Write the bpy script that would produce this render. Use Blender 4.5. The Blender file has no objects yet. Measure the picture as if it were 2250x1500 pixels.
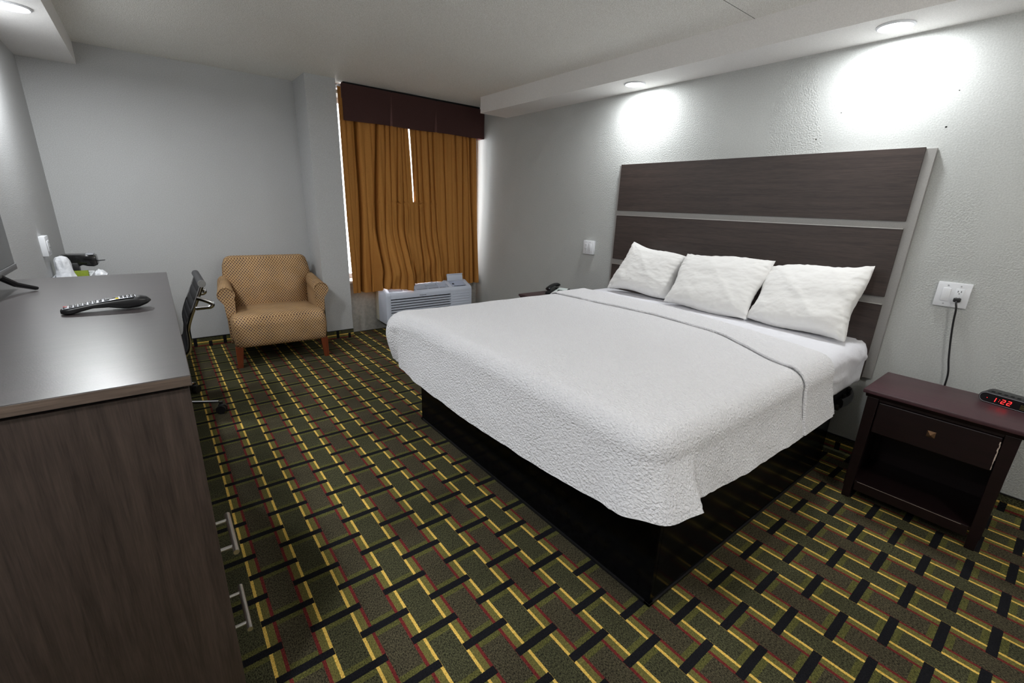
import bpy, bmesh, math, random
from mathutils import Vector, Matrix, noise
random.seed(7)
PI = math.pi
S = bpy.context.scene
COL = S.collection

# ------------------------------------------------------------------ helpers
def link(o):
    COL.objects.link(o); return o

def thing(name, label, cat, loc=(0, 0, 0), rotz=0.0, group=None):
    o = bpy.data.objects.new(name, None)
    o.empty_display_size = 0.1
    o.location = loc; o.rotation_euler = (0, 0, rotz)
    o['label'] = label; o['category'] = cat
    if group: o['group'] = group
    return link(o)

def mat_of(o):
    m = Matrix.Translation(o.location) @ o.rotation_euler.to_matrix().to_4x4()
    return mat_of(o.parent) @ m if o.parent else m

def part(name, bm, mat, parent=None, world=False, smooth=True, uv=None, label=None, angle=40):
    """turn a bmesh into one mesh object; world=True: verts are world coords"""
    if world and parent is not None:
        bmesh.ops.transform(bm, matrix=mat_of(parent).inverted(), verts=bm.verts)
    if uv: box_uv(bm, uv)
    bm.normal_update()
    me = bpy.data.meshes.new(name)
    bm.to_mesh(me); bm.free()
    if smooth:
        me.polygons.foreach_set('use_smooth', [True] * len(me.polygons))
        me.set_sharp_from_angle(angle=math.radians(angle))
    mats = mat if isinstance(mat, (list, tuple)) else [mat]
    for m in mats: me.materials.append(m)
    o = bpy.data.objects.new(name, me)
    if parent is not None: o.parent = parent
    if label: o['label'] = label
    return link(o)

def tag(o, label, cat, group=None):
    o['label'] = label; o['category'] = cat
    if group: o['group'] = group
    return o

def struct(name, bm, mat, **k):
    o = part(name, bm, mat, **k)
    if o.parent is None: o['kind'] = 'structure'
    return o

def rebase(o, loc):
    """move a mesh thing's origin to loc without moving it"""
    o.data.transform(Matrix.Translation(-Vector(loc))); o.location = loc
    return o

def box_uv(bm, s):
    lay = bm.loops.layers.uv.verify()
    bm.normal_update()
    for f in bm.faces:
        n = f.normal; a = [abs(n.x), abs(n.y), abs(n.z)]
        k = a.index(max(a))
        for l in f.loops:
            c = l.vert.co
            if k == 2: l[lay].uv = (c.x * s, c.y * s)
            elif k == 1: l[lay].uv = (c.x * s, c.z * s)
            else: l[lay].uv = (c.y * s, c.z * s)

def addbox(bm, lo, hi, bevel=0.0, seg=2, mi=0, mtx=None):
    t = bmesh.new()
    bmesh.ops.create_cube(t, size=1.0)
    c = [(lo[i] + hi[i]) / 2 for i in range(3)]; d = [max(abs(hi[i] - lo[i]), 1e-5) for i in range(3)]
    for v in t.verts: v.co = Vector((c[0] + v.co.x * d[0], c[1] + v.co.y * d[1], c[2] + v.co.z * d[2]))
    if bevel > 0:
        b = min(bevel, min(d) * 0.49)
        bmesh.ops.bevel(t, geom=t.edges[:], offset=b, segments=seg, profile=0.5, affect='EDGES')
    merge(bm, t, mi, mtx)
    return bm

def merge(bm, t, mi=0, mtx=None):
    if mtx is not None: bmesh.ops.transform(t, matrix=mtx, verts=t.verts)
    for f in t.faces: f.material_index = mi
    me = bpy.data.meshes.new('tmp'); t.to_mesh(me); t.free()
    bm.from_mesh(me); bpy.data.meshes.remove(me)

def box(lo, hi, bevel=0.0, seg=2, mi=0, mtx=None):
    return addbox(bmesh.new(), lo, hi, bevel, seg, mi, mtx)

def addtube(bm, pts, r, n=12, cap=True, mi=0):
    """tube along pts; r scalar or list; flat cross-section possible with (rx, ry)"""
    pts = [Vector(p) for p in pts]; rings = []
    up = None
    for i, p in enumerate(pts):
        a = pts[max(i - 1, 0)]; b = pts[min(i + 1, len(pts) - 1)]
        t = (b - a).normalized()
        if up is None:
            up = Vector((0, 0, 1)) if abs(t.z) < 0.9 else Vector((0, 1, 0))
        s = t.cross(up).normalized(); up = s.cross(t).normalized()
        rr = r[i] if isinstance(r, list) else r
        rx, ry = rr if isinstance(rr, tuple) else (rr, rr)
        rings.append([bm.verts.new(p + s * math.cos(2 * PI * k / n) * rx + up * math.sin(2 * PI * k / n) * ry) for k in range(n)])
    for a, b in zip(rings, rings[1:]):
        for k in range(n):
            f = bm.faces.new((a[k], a[(k + 1) % n], b[(k + 1) % n], b[k])); f.material_index = mi
    if cap:
        f = bm.faces.new(rings[0][::-1]); f.material_index = mi
        f = bm.faces.new(rings[-1]); f.material_index = mi
    return bm

def tube(pts, r, n=12): 
    bm = addtube(bmesh.new(), pts, r, n)
    bmesh.ops.recalc_face_normals(bm, faces=bm.faces); return bm

def smoothpath(pts, k=6):
    P = [Vector(p) for p in pts]; out = []
    for i in range(len(P) - 1):
        p0 = P[max(i - 1, 0)]; p1 = P[i]; p2 = P[i + 1]; p3 = P[min(i + 2, len(P) - 1)]
        for j in range(k):
            t = j / k
            out.append(0.5 * ((2 * p1) + (-p0 + p2) * t + (2 * p0 - 5 * p1 + 4 * p2 - p3) * t * t + (-p0 + 3 * p1 - 3 * p2 + p3) * t ** 3))
    out.append(P[-1]); return out

def addlathe(bm, prof, c=(0, 0, 0), n=32, mi=0):
    """prof: list of (r, z) around the z axis at c"""
    rings = []
    for r, z in prof:
        if r < 1e-6: rings.append([bm.verts.new((c[0], c[1], c[2] + z))])
        else: rings.append([bm.verts.new((c[0] + r * math.cos(2 * PI * k / n), c[1] + r * math.sin(2 * PI * k / n), c[2] + z)) for k in range(n)])
    for a, b in zip(rings, rings[1:]):
        for k in range(n):
            k2 = (k + 1) % n
            va = (a[0],) if len(a) == 1 else (a[k], a[k2]); vb = (b[0],) if len(b) == 1 else (b[k2], b[k])
            if len(va) + len(vb) >= 3:
                f = bm.faces.new(va + vb); f.material_index = mi
    bmesh.ops.recalc_face_normals(bm, faces=bm.faces)
    return bm

def addprism(bm, poly, axis, a, b, mi=0, bevel=0):
    """poly: 2D points; axis 0: (y,z) along x; 1: (x,z) along y; 2: (x,y) along z"""
    def P(q, t):
        return (t, q[0], q[1]) if axis == 0 else ((q[0], t, q[1]) if axis == 1 else (q[0], q[1], t))
    t = bmesh.new()
    A = [t.verts.new(P(q, a)) for q in poly]; B = [t.verts.new(P(q, b)) for q in poly]
    n = len(poly)
    t.faces.new(A); t.faces.new(B[::-1])
    for k in range(n): t.faces.new((A[k], B[k], B[(k + 1) % n], A[(k + 1) % n]))
    bmesh.ops.recalc_face_normals(t, faces=t.faces)
    if bevel: bmesh.ops.bevel(t, geom=t.edges[:], offset=bevel, segments=2, profile=0.5, affect='EDGES')
    merge(bm, t, mi)
    return bm

def gridmesh(nu, nv, fn, closed_u=False):
    bm = bmesh.new()
    V = [[bm.verts.new(fn(i / (nu if closed_u else nu - 1), j / (nv - 1))) for j in range(nv)] for i in range(nu)]
    for i in range(nu if closed_u else nu - 1):
        for j in range(nv - 1):
            i2 = (i + 1) % nu
            bm.faces.new((V[i][j], V[i2][j], V[i2][j + 1], V[i][j + 1]))
    return bm

def fbm(p, o=4): return noise.fractal(Vector(p), 0.9, 2.1, o)
def lerp(a, b, t): return a + (b - a) * t
def slut(tab, x, h=.03):
    return sum(lut(tab, x + h * k / 4) for k in range(-4, 5)) / 9
def sstep(a, b, x):
    t = max(0.0, min(1.0, (x - a) / (b - a))); return t * t * (3 - 2 * t)
def lut(tab, x):
    if x <= tab[0][0]: return tab[0][1]
    for (a, p), (b, q) in zip(tab, tab[1:]):
        if x <= b: return lerp(p, q, (x - a) / (b - a))
    return tab[-1][1]

# ------------------------------------------------------------------ node helpers
def srgb(r, g, b):
    f = lambda c: (c / 255 / 12.92) if c / 255 <= 0.04045 else ((c / 255 + 0.055) / 1.055) ** 2.4
    return (f(r), f(g), f(b), 1.0)

class N:
    """tiny expression layer over Math nodes"""
    def __init__(s, nt, sock): s.nt, s.s = nt, sock
    @staticmethod
    def m(nt, op, a, b=None, c=None):
        n = nt.nodes.new('ShaderNodeMath'); n.operation = op
        for i, x in enumerate((a, b, c)):
            if x is None: continue
            if isinstance(x, N): nt.links.new(x.s, n.inputs[i])
            else: n.inputs[i].default_value = x
        return N(nt, n.outputs[0])
    def __add__(s, o): return N.m(s.nt, 'ADD', s, o)
    def __sub__(s, o): return N.m(s.nt, 'SUBTRACT', s, o)
    def __rsub__(s, o): return N.m(s.nt, 'SUBTRACT', o, s)
    def __mul__(s, o): return N.m(s.nt, 'MULTIPLY', s, o)
    __rmul__ = __mul__; __radd__ = __add__
    def lt(s, o): return N.m(s.nt, 'LESS_THAN', s, o)
    def gt(s, o): return N.m(s.nt, 'GREATER_THAN', s, o)
    def abs(s): return N.m(s.nt, 'ABSOLUTE', s)
    def rnd(s): return N.m(s.nt, 'ROUND', s)
    def mx(s, o): return N.m(s.nt, 'MAXIMUM', s, o)
    def mn(s, o): return N.m(s.nt, 'MINIMUM', s, o)
    def wrap(s, p): return s - (s * (1.0 / p)).rnd() * p

def newmat(name, col=(0.5, 0.5, 0.5, 1), rough=0.6, metal=0.0, spec=0.5, **k):
    m = bpy.data.materials.new(name); m.use_nodes = True
    nt = m.node_tree; b = nt.nodes['Principled BSDF']
    b.inputs['Base Color'].default_value = col
    b.inputs['Roughness'].default_value = rough
    b.inputs['Metallic'].default_value = metal
    b.inputs['Specular IOR Level'].default_value = spec
    for kk, v in k.items(): b.inputs[kk.replace('_', ' ')].default_value = v
    return m, nt, b

def texco(nt, kind='Object', scale=(1, 1, 1), rot=(0, 0, 0)):
    t = nt.nodes.new('ShaderNodeTexCoord'); mp = nt.nodes.new('ShaderNodeMapping')
    mp.inputs['Scale'].default_value = scale; mp.inputs['Rotation'].default_value = rot
    nt.links.new(t.outputs[kind], mp.inputs['Vector']); return mp.outputs['Vector']

def nz(nt, vec, scale, detail=4, rough=0.5, dist=0.0):
    n = nt.nodes.new('ShaderNodeTexNoise')
    n.inputs['Scale'].default_value = scale; n.inputs['Detail'].default_value = detail
    n.inputs['Roughness'].default_value = rough; n.inputs['Distortion'].default_value = dist
    nt.links.new(vec, n.inputs['Vector']); return n.outputs['Fac']

def ramp(nt, fac, stops):
    r = nt.nodes.new('ShaderNodeValToRGB')
    while len(r.color_ramp.elements) < len(stops): r.color_ramp.elements.new(0.5)
    for e, (p, c) in zip(r.color_ramp.elements, stops):
        e.position = p; e.color = c if len(c) == 4 else (*c, 1)
    nt.links.new(fac, r.inputs['Fac']); return r.outputs['Color']

def mixc(nt, fac, a, b):
    n = nt.nodes.new('ShaderNodeMix'); n.data_type = 'RGBA'
    if isinstance(fac, N): fac = fac.s
    if isinstance(fac, (int, float)): n.inputs[0].default_value = fac
    else: nt.links.new(fac, n.inputs[0])
    for i, x in ((6, a), (7, b)):
        if isinstance(x, tuple): n.inputs[i].default_value = x
        else: nt.links.new(x, n.inputs[i])
    return n.outputs[2]

def bump(nt, b, h, strength=0.3, dist=0.01):
    n = nt.nodes.new('ShaderNodeBump'); n.inputs['Strength'].default_value = strength
    n.inputs['Distance'].default_value = dist
    nt.links.new(h, n.inputs['Height']); nt.links.new(n.outputs['Normal'], b.inputs['Normal'])

def simple(name, col, rough=0.5, metal=0.0, spec=0.5, bs=0, bd=0.002, bscale=200, var=0.0, **k):
    """principled with a faint procedural mottling and bump"""
    m, nt, b = newmat(name, col, rough, metal, spec, **k)
    v = texco(nt)
    f = nz(nt, v, bscale, 3)
    lo = tuple(c * (1 - var) for c in col[:3]); hi = tuple(min(1, c * (1 + var)) for c in col[:3])
    nt.links.new(ramp(nt, f, [(0.3, lo), (0.7, hi)]), b.inputs['Base Color'])
    if bs: bump(nt, b, f, bs, bd)
    return m

def wall_mat(name, c1, c2, scale, strength, patch=True, rough=0.75, spk=0.25):
    m, nt, b = newmat(name, c1, rough, spec=0.3)
    v = texco(nt)
    big = nz(nt, v, 1.6, 3, 0.5, 0.6)
    fine = nz(nt, v, scale, 2, 0.55)
    sp = nz(nt, v, scale * 1.3, 2)
    base = ramp(nt, big, [(0.35, c1), (0.65, c2)])
    nt.links.new(mixc(nt, spk, base, ramp(nt, sp, [(0.35, tuple(x * 0.75 for x in c1[:3])), (0.65, tuple(min(1, x * 1.2) for x in c2[:3]))])), b.inputs['Base Color'])
    if patch:
        msk = N(nt, ramp(nt, nz(nt, texco(nt, scale=(1, 1, 0.45)), 1.3, 2, 0.5, 0.4), [(0.46, (0.15, 0.15, 0.15)), (0.52, (1, 1, 1))]))
        h = (N(nt, ramp(nt, fine, [(0.38, (0, 0, 0)), (0.62, (1, 1, 1))])) * msk)
        bump(nt, b, h.s, strength, 0.004)
    else: bump(nt, b, fine, strength, 0.004)
    return m

def wood_mat(name, dark, light, axis='x', rough=0.35, scale=1.0, bs=0.05, grain=None, coat=0.0, spec=0.5):
    m, nt, b = newmat(name, dark, rough, spec=spec)
    sc = {'x': (1.2, 26, 26), 'y': (26, 1.2, 26), 'z': (26, 26, 1.2)}[axis]
    v = texco(nt, scale=tuple(s * scale for s in sc))
    f = nz(nt, v, 1.6, 6, 0.6, 0.8)
    v2 = texco(nt, scale=tuple(s * scale * 5 for s in sc))
    f2 = nz(nt, v2, 2.2, 3, 0.6, 0.2)
    c = ramp(nt, f, [(0.3, dark), (0.72, light)])
    c2 = ramp(nt, f2, [(0.3, tuple(x * 0.6 for x in dark[:3])), (0.7, light)])
    nt.links.new(mixc(nt, 0.4, c, c2), b.inputs['Base Color'])
    b.inputs['Coat Weight'].default_value = coat
    h = f2
    if grain: h = nz(nt, texco(nt), grain, 3, 0.7)
    bump(nt, b, h, bs, 0.002)
    return m

def emit(name, col, s):
    m = bpy.data.materials.new(name); m.use_nodes = True; nt = m.node_tree
    nt.nodes.clear(); e = nt.nodes.new('ShaderNodeEmission'); o = nt.nodes.new('ShaderNodeOutputMaterial')
    e.inputs[0].default_value = col; e.inputs[1].default_value = s
    nt.links.new(e.outputs[0], o.inputs[0]); return m

# carpet: brick lattice of tiles, strips (red, olive, yellow) and black bars
LA, LB, LX, LY = 0.1285, 0.1195, -2.7472, -3.5774
def carpet_mat(name, ax_u, ax_v, off_u=0.0, off_v=0.0):
    m, nt, b = newmat(name, (0.03, 0.03, 0.02, 1), 0.95, spec=0.15)
    tc = nt.nodes.new('ShaderNodeTexCoord'); sp = nt.nodes.new('ShaderNodeSeparateXYZ')
    nt.links.new(tc.outputs['Object'], sp.inputs[0])
    jit = N(nt, nz(nt, texco(nt), 260, 1)) * 0.004 - 0.002
    u = N(nt, sp.outputs[ax_u]) + (off_u - LX) + jit
    v = N(nt, sp.outputs[ax_v]) + (off_v - LY) + jit
    du = u.wrap(2 * LA).abs(); dA = v.wrap(2 * LB).abs(); dB = (v + LB).wrap(2 * LB).abs()
    barA = du.lt(0.085).mn(dA.lt(0.0140)); barB = du.gt(LA - 0.085).mn(dB.lt(0.0140))
    bar = barA.mx(barB)
    tA = du.lt(0.0435); tB = du.gt(0.085)
    red = du.gt(0.0425).mn(du.lt(0.0530)); yel = du.gt(0.0755).mn(du.lt(0.0855))
    marg = (tA.mn(dA.lt(0.034))).mx(tB.mn(dB.lt(0.034)))
    # yarn: rows of loops running along v, plus speckle
    vu = nt.nodes.new('ShaderNodeCombineXYZ')
    for i, (q, s) in enumerate(((u, 300.0), (v, 150.0))):
        nt.links.new((q * s).s, vu.inputs[i])
    yarn = nz(nt, vu.outputs[0], 1.0, 2, 0.6)
    spk = nz(nt, texco(nt), 420, 2, 0.7)
    yb = (N(nt, yarn) * 0.6 + N(nt, spk) * 0.4).s
    dark = ramp(nt, yb, [(0.40, srgb(21, 21, 18)), (0.62, srgb(102, 101, 72))])
    darkb = ramp(nt, yb, [(0.40, srgb(22, 20, 18)), (0.62, srgb(104, 97, 74))])
    tile = mixc(nt, tA, dark, darkb)
    oliv = ramp(nt, yb, [(0.35, srgb(70, 68, 34)), (0.65, srgb(140, 132, 74))])
    mg = mixc(nt, marg, tile, ramp(nt, yb, [(0.38, srgb(44, 46, 26)), (0.62, srgb(120, 118, 64))]))
    c = mixc(nt, tA.mx(tB), oliv, mg)
    c = mixc(nt, red, c, ramp(nt, yb, [(0.35, srgb(80, 22, 26)), (0.65, srgb(140, 58, 54))]))
    c = mixc(nt, yel, c, ramp(nt, yb, [(0.35, srgb(205, 150, 48)), (0.6, srgb(255, 222, 120))]))
    c = mixc(nt, bar, c, ramp(nt, yb, [(0.35, srgb(10, 10, 14)), (0.65, srgb(34, 34, 38))]))
    # wear: large faint darker stains with their own shape
    st = ramp(nt, nz(nt, texco(nt), 2.2, 3, 0.6, 0.5), [(0.35, (0.72, 0.72, 0.72)), (0.6, (1, 1, 1))])
    mm = nt.nodes.new('ShaderNodeMix'); mm.data_type = 'RGBA'; mm.blend_type = 'MULTIPLY'; mm.inputs[0].default_value = 1
    nt.links.new(c, mm.inputs[6]); nt.links.new(st, mm.inputs[7])
    nt.links.new(mm.outputs[2], b.inputs['Base Color'])
    bump(nt, b, yb, 0.6, 0.004)
    return m

def upholstery_mat():
    m, nt, b = newmat('armchair_fabric', (0.3, 0.2, 0.1, 1), 0.9, spec=0.2)
    tc = nt.nodes.new('ShaderNodeTexCoord'); sp = nt.nodes.new('ShaderNodeSeparateXYZ')
    nt.links.new(tc.outputs['UV'], sp.inputs[0])
    x = N(nt, sp.outputs[0]); y = N(nt, sp.outputs[1]) * 0.85
    p = 0.0235
    a = (x + y).wrap(p).abs() * (1 / p); c = (x - y).wrap(p).abs() * (1 / p)   # 0..0.5
    line = (a.mn(c)).lt(0.11)
    dot = (a.mn(c)).gt(0.24)
    f = nz(nt, texco(nt), 500, 2)
    tan = ramp(nt, f, [(0.35, srgb(142, 110, 82)), (0.65, srgb(184, 150, 118))])
    gold = ramp(nt, f, [(0.35, srgb(176, 142, 96)), (0.65, srgb(222, 190, 140))])
    drk = mixc(nt, N(nt, nz(nt, texco(nt), 16, 1)).gt(0.5), srgb(92, 72, 70), srgb(112, 80, 58))
    c1 = mixc(nt, dot, tan, drk); c1 = mixc(nt, line, c1, gold)
    soil = ramp(nt, nz(nt, texco(nt), 5, 3), [(0.3, (0.8, 0.78, 0.74)), (0.6, (1, 1, 1))])
    mm = nt.nodes.new('ShaderNodeMix'); mm.data_type = 'RGBA'; mm.blend_type = 'MULTIPLY'; mm.inputs[0].default_value = 1
    nt.links.new(c1, mm.inputs[6]); nt.links.new(soil, mm.inputs[7])
    nt.links.new(mm.outputs[2], b.inputs['Base Color'])
    bump(nt, b, (N(nt, f) * 0.5 + line * 0.5).s, 0.35, 0.002)
    return m

def spread_mat():
    m, nt, b = newmat('bedspread_fabric', srgb(228, 226, 230), 0.8, spec=0.2)
    b.inputs['Sheen Weight'].default_value = 0.15
    v1 = texco(nt, scale=(160, 98, 130), rot=(0, 0, 0.25))
    f1 = nz(nt, v1, 1.0, 1.5, 0.45, 0.35)
    r = ramp(nt, f1, [(0.30, (0, 0, 0)), (0.7, (1, 1, 1))])
    f2 = nz(nt, texco(nt), 9, 3)
    h = N(nt, r) * 0.75 + N(nt, f2) * 0.5
    bump(nt, b, h.s, 0.95, 0.005)
    nt.links.new(mixc(nt, 0.04, srgb(226, 225, 228), r), b.inputs['Base Color'])
    return m

def linen_mat(name, c, bs=0.25, scale=7):
    m, nt, b = newmat(name, c, 0.8, spec=0.2)
    b.inputs['Sheen Weight'].default_value = 0.15
    f = nz(nt, texco(nt, scale=(1, 1, 1)), scale, 5, 0.6, 1.2)
    g = nz(nt, texco(nt), 700, 2)
    bump(nt, b, (N(nt, f) + N(nt, g) * 0.03).s, bs, 0.03)
    nt.links.new(ramp(nt, g, [(0.2, tuple(x * 0.95 for x in c[:3])), (0.8, c)]), b.inputs['Base Color'])
    return m

def curtain_mat(name, lo, hi, trans=0.008):
    m, nt, b = newmat(name, hi, 0.75, spec=0.15)
    v = texco(nt); f = nz(nt, v, 600, 2)
    c = ramp(nt, f, [(0.3, lo), (0.7, hi)])
    nt.links.new(c, b.inputs['Base Color']); bump(nt, b, f, 0.2, 0.001)
    t = nt.nodes.new('ShaderNodeBsdfTranslucent'); nt.links.new(c, t.inputs[0])
    mx = nt.nodes.new('ShaderNodeMixShader'); mx.inputs[0].default_value = trans
    out = nt.nodes['Material Output']
    nt.links.new(b.outputs[0], mx.inputs[1]); nt.links.new(t.outputs[0], mx.inputs[2]); nt.links.new(mx.outputs[0], out.inputs[0])
    return m

def glass_mat():
    m = bpy.data.materials.new('window_glass'); m.use_nodes = True; nt = m.node_tree; nt.nodes.clear()
    t = nt.nodes.new('ShaderNodeBsdfTransparent'); g = nt.nodes.new('ShaderNodeBsdfGlossy'); g.inputs['Roughness'].default_value = 0.02
    mx = nt.nodes.new('ShaderNodeMixShader'); mx.inputs[0].default_value = 0.06
    o = nt.nodes.new('ShaderNodeOutputMaterial')
    nt.links.new(t.outputs[0], mx.inputs[1]); nt.links.new(g.outputs[0], mx.inputs[2]); nt.links.new(mx.outputs[0], o.inputs[0])
    return m

M = dict(
    wall_side=wall_mat('headboard_wall_paint', srgb(182, 184, 182), srgb(189, 191, 189), 120, 0.36),
    wall_back=wall_mat('back_wall_paint', srgb(186, 187, 187), srgb(190, 191, 192), 150, 0.25, patch=False, spk=.4),
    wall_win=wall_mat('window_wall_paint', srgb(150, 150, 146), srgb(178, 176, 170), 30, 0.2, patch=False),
    soffit=wall_mat('soffit_paint', srgb(228, 226, 224), srgb(234, 232, 230), 200, 0.08, patch=False),
    ceil=wall_mat('ceiling_stipple', srgb(238, 236, 228), srgb(243, 241, 233), 150, 1.0, patch=False, rough=0.9, spk=0.65),
    carpet=carpet_mat('carpet', 0, 1),
    base_x=carpet_mat('carpet_base_along_x', 2, 0, off_u=LX + LA * 0 + 0.033, off_v=0.05),
    base_y=carpet_mat('carpet_base_along_y', 2, 1, off_u=LX + 0.033, off_v=0.03),
    dresser=wood_mat('dark_walnut_laminate', srgb(42, 34, 31), srgb(82, 69, 62), 'z', 0.42, bs=0.06),
    dresser_top=wood_mat('dark_walnut_top', srgb(34, 30, 31), srgb(58, 51, 51), 'x', 0.30, bs=0.10, grain=260, spec=1.0),
    dresser_edge=wood_mat('dark_walnut_edge', srgb(66, 55, 49), srgb(112, 96, 85), 'x', 0.45, bs=0.05),
    head_wood=wood_mat('headboard_walnut', srgb(44, 36, 34), srgb(76, 64, 59), 'y', 0.42, bs=0.05),
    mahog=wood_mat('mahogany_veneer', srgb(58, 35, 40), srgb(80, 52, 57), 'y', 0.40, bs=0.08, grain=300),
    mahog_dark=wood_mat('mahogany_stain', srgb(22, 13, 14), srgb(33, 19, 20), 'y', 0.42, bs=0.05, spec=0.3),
    leg_wood=wood_mat('chair_leg_wood', srgb(92, 40, 20), srgb(135, 66, 36), 'z', 0.35, bs=0.05),
    greymetal=simple('brushed_grey_metal', srgb(158, 156, 153), 0.42, 0.35, 0.5, 0.05, 0.001, 260, 0.06),
    steel=simple('brushed_steel', srgb(222, 219, 214), 0.32, 1.0, 0.5, 0.05, 0.0005, 400, 0.05),
    chrome=simple('chrome', srgb(205, 205, 205), 0.1, 1.0, 0.5, 0, 0, 100, 0.02),
    blackgloss=simple('black_gloss_laminate', (0.0035, 0.0035, 0.004, 1), 0.16, 0, 0.04, 0.015, 0.001, 30, 0.3),
    black=simple('black_plastic', srgb(24, 24, 26), 0.35, 0, 0.5, 0.05, 0.0005, 500, 0.15),
    blackmat=simple('black_fabric', srgb(14, 14, 15), 0.85, 0, 0.2, 0.2, 0.001, 400, 0.2),
    leather=simple('black_leather', srgb(44, 44, 47), 0.45, 0, 0.5, 0.25, 0.001, 350, 0.15),
    white=simple('white_plastic', srgb(226, 228, 232), 0.4, 0, 0.5, 0.03, 0.0005, 300, 0.02),
    acwhite=simple('air_conditioner_plastic', srgb(206, 213, 228), 0.45, 0, 0.5, 0.03, 0.0005, 300, 0.02),
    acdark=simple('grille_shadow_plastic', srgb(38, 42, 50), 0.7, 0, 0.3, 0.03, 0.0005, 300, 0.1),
    beige=simple('beige_sleeve_metal', srgb(178, 176, 162), 0.6, 0, 0.3, 0.05, 0.001, 90, 0.05),
    silver=simple('silver_plastic', srgb(176, 178, 184), 0.35, 0.3, 0.5, 0.03, 0.0005, 300, 0.05),
    bag=simple('white_plastic_bag', srgb(222, 224, 228), 0.35, 0, 0.6, 0.5, 0.01, 40, 0.03),
    green=simple('olive_green_packet', srgb(122, 138, 30), 0.5, 0, 0.4, 0.05, 0.001, 120, 0.12),
    red=simple('red_button_plastic', srgb(150, 24, 34), 0.4), yellow=simple('yellow_button_plastic', srgb(230, 200, 30), 0.4),
    screen=simple('tv_screen', srgb(18, 19, 21), 0.12, 0, 0.5, 0, 0, 100, 0.02),
    spread=spread_mat(), sheet=linen_mat('white_sheet', srgb(226, 226, 232), 0.35, 6),
    pillow=linen_mat('white_pillowcase', srgb(228, 227, 225), 0.16, 6),
    curtain=curtain_mat('ochre_curtain', srgb(146, 98, 44), srgb(190, 134, 70)),
    lining=simple('white_blackout_lining', srgb(196, 190, 176), 0.8),
    valance=curtain_mat('maroon_valance_fabric', srgb(92, 64, 62), srgb(116, 86, 82), 0.0),
    fabric=upholstery_mat(), glass=glass_mat(),
    lamp=emit('led_lens', (0.93, 0.96, 1.0, 1), 22), digits=emit('red_led', (1, 0.02, 0.02, 1), 5),
    brass=simple('worn_bronze', srgb(150, 116, 88), 0.35, 0.8), card=simple('phone_card', srgb(214, 224, 222), 0.5),
    debris=simple('pale_lint', srgb(190, 190, 185), 0.9), scuff=simple('chipped_wood_scuff', srgb(188, 170, 158), 0.8),
    dark=simple('dark_gap', srgb(20, 20, 20), 0.9), holes=simple('nail_hole', srgb(40, 40, 38), 0.9),
)

# ------------------------------------------------------------------ room dimensions (metres)
XL = -3.759; H = 2.44; YR = -6.4
XC, XC2, YC = -1.936, -1.671, -0.401
YW = -0.215           # face of the wall under the window
ZS = 2.29; XSL = -3.440; XSR = -0.337; YSR = -0.776
WX0, WX1, WZ0, WZ1 = -1.63, -0.04, 0.56, 2.36

struct('floor', box((XL - .1, YR - .1, -0.05), (.1, 0.1, 0)), M['carpet'], smooth=False)
struct('ceiling', box((XL - .1, YR - .1, H), (.1, 0.1, H + .05)), M['ceil'], smooth=False)
cs = bmesh.new(); addbox(cs, (-0.72, -3.5150, H - .0006), (-0.337, -3.5127, H + .001))
part('ceiling_seam', cs, M['dark'], bpy.data.objects['ceiling'], smooth=False)
struct('wall_left', box((XL - .1, YR, 0), (XL, 0.1, H)), M['wall_back'], smooth=False)
struct('wall_right', box((0, YR, 0), (.1, 0.1, H)), M['wall_side'], smooth=False)
struct('wall_rear', box((XL - .1, YR - .1, 0), (.1, YR, H)), M['wall_back'], smooth=False)
wb = box((XL, 0, 0), (XC, .1, H))
addbox(wb, (XC, YC, 0), (XC2, .1, H))
struct('wall_back', wb, M['wall_back'], smooth=False)
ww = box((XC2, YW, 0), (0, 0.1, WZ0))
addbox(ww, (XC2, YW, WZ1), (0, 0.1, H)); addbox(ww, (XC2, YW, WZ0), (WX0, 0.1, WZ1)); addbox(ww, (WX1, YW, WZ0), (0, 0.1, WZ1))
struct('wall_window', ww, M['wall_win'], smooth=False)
# soffits
struct('trim_1', box((XL, YR, ZS), (XSL, 0, H)), M['soffit'], smooth=False)
struct('trim_2', box((XSR, YR, ZS - .0), (0, YSR, H)), M['soffit'], smooth=False)
# carpet cove base on the walls
HB = 0.095
def basestrip(name, lo, hi, mat):
    b = struct(name, box(lo, hi), mat, smooth=False)
basestrip('baseboard_back', (XL + .006, -0.006, 0), (XC - .0, 0, HB), M['base_x'])
bb = box((XC, YC - .006, 0), (XC2, YC, HB)); struct('baseboard_column', bb, M['base_x'], smooth=False)
basestrip('baseboard_left', (XL, YR, 0), (XL + .006, 0, HB), M['base_y'])
basestrip('baseboard_right', (-.006, YR, 0), (0, YW, HB), M['base_y'])
for o in ('baseboard_back', 'baseboard_column', 'baseboard_left', 'baseboard_right'):
    r = bpy.data.objects[o]
    bm = bmesh.new(); e = r.bound_box
    lo = Vector(e[0]); hi = Vector(e[6])
    if hi.x - lo.x > hi.y - lo.y: addbox(bm, (lo.x, lo.y - .002, HB - .006), (hi.x, hi.y, HB + .001), .0008)
    elif o.endswith('left'): addbox(bm, (lo.x, lo.y, HB - .006), (hi.x + .002, hi.y, HB + .001), .0008)
    else: addbox(bm, (lo.x - .002, lo.y, HB - .006), (hi.x, hi.y, HB + .001), .0008)
    part('base_cap', bm, M['black'], r, smooth=False)
basestrip('baseboard_side', (XC - .006, YC - .006, 0), (XC, 0, HB), M['base_y'])
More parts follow.
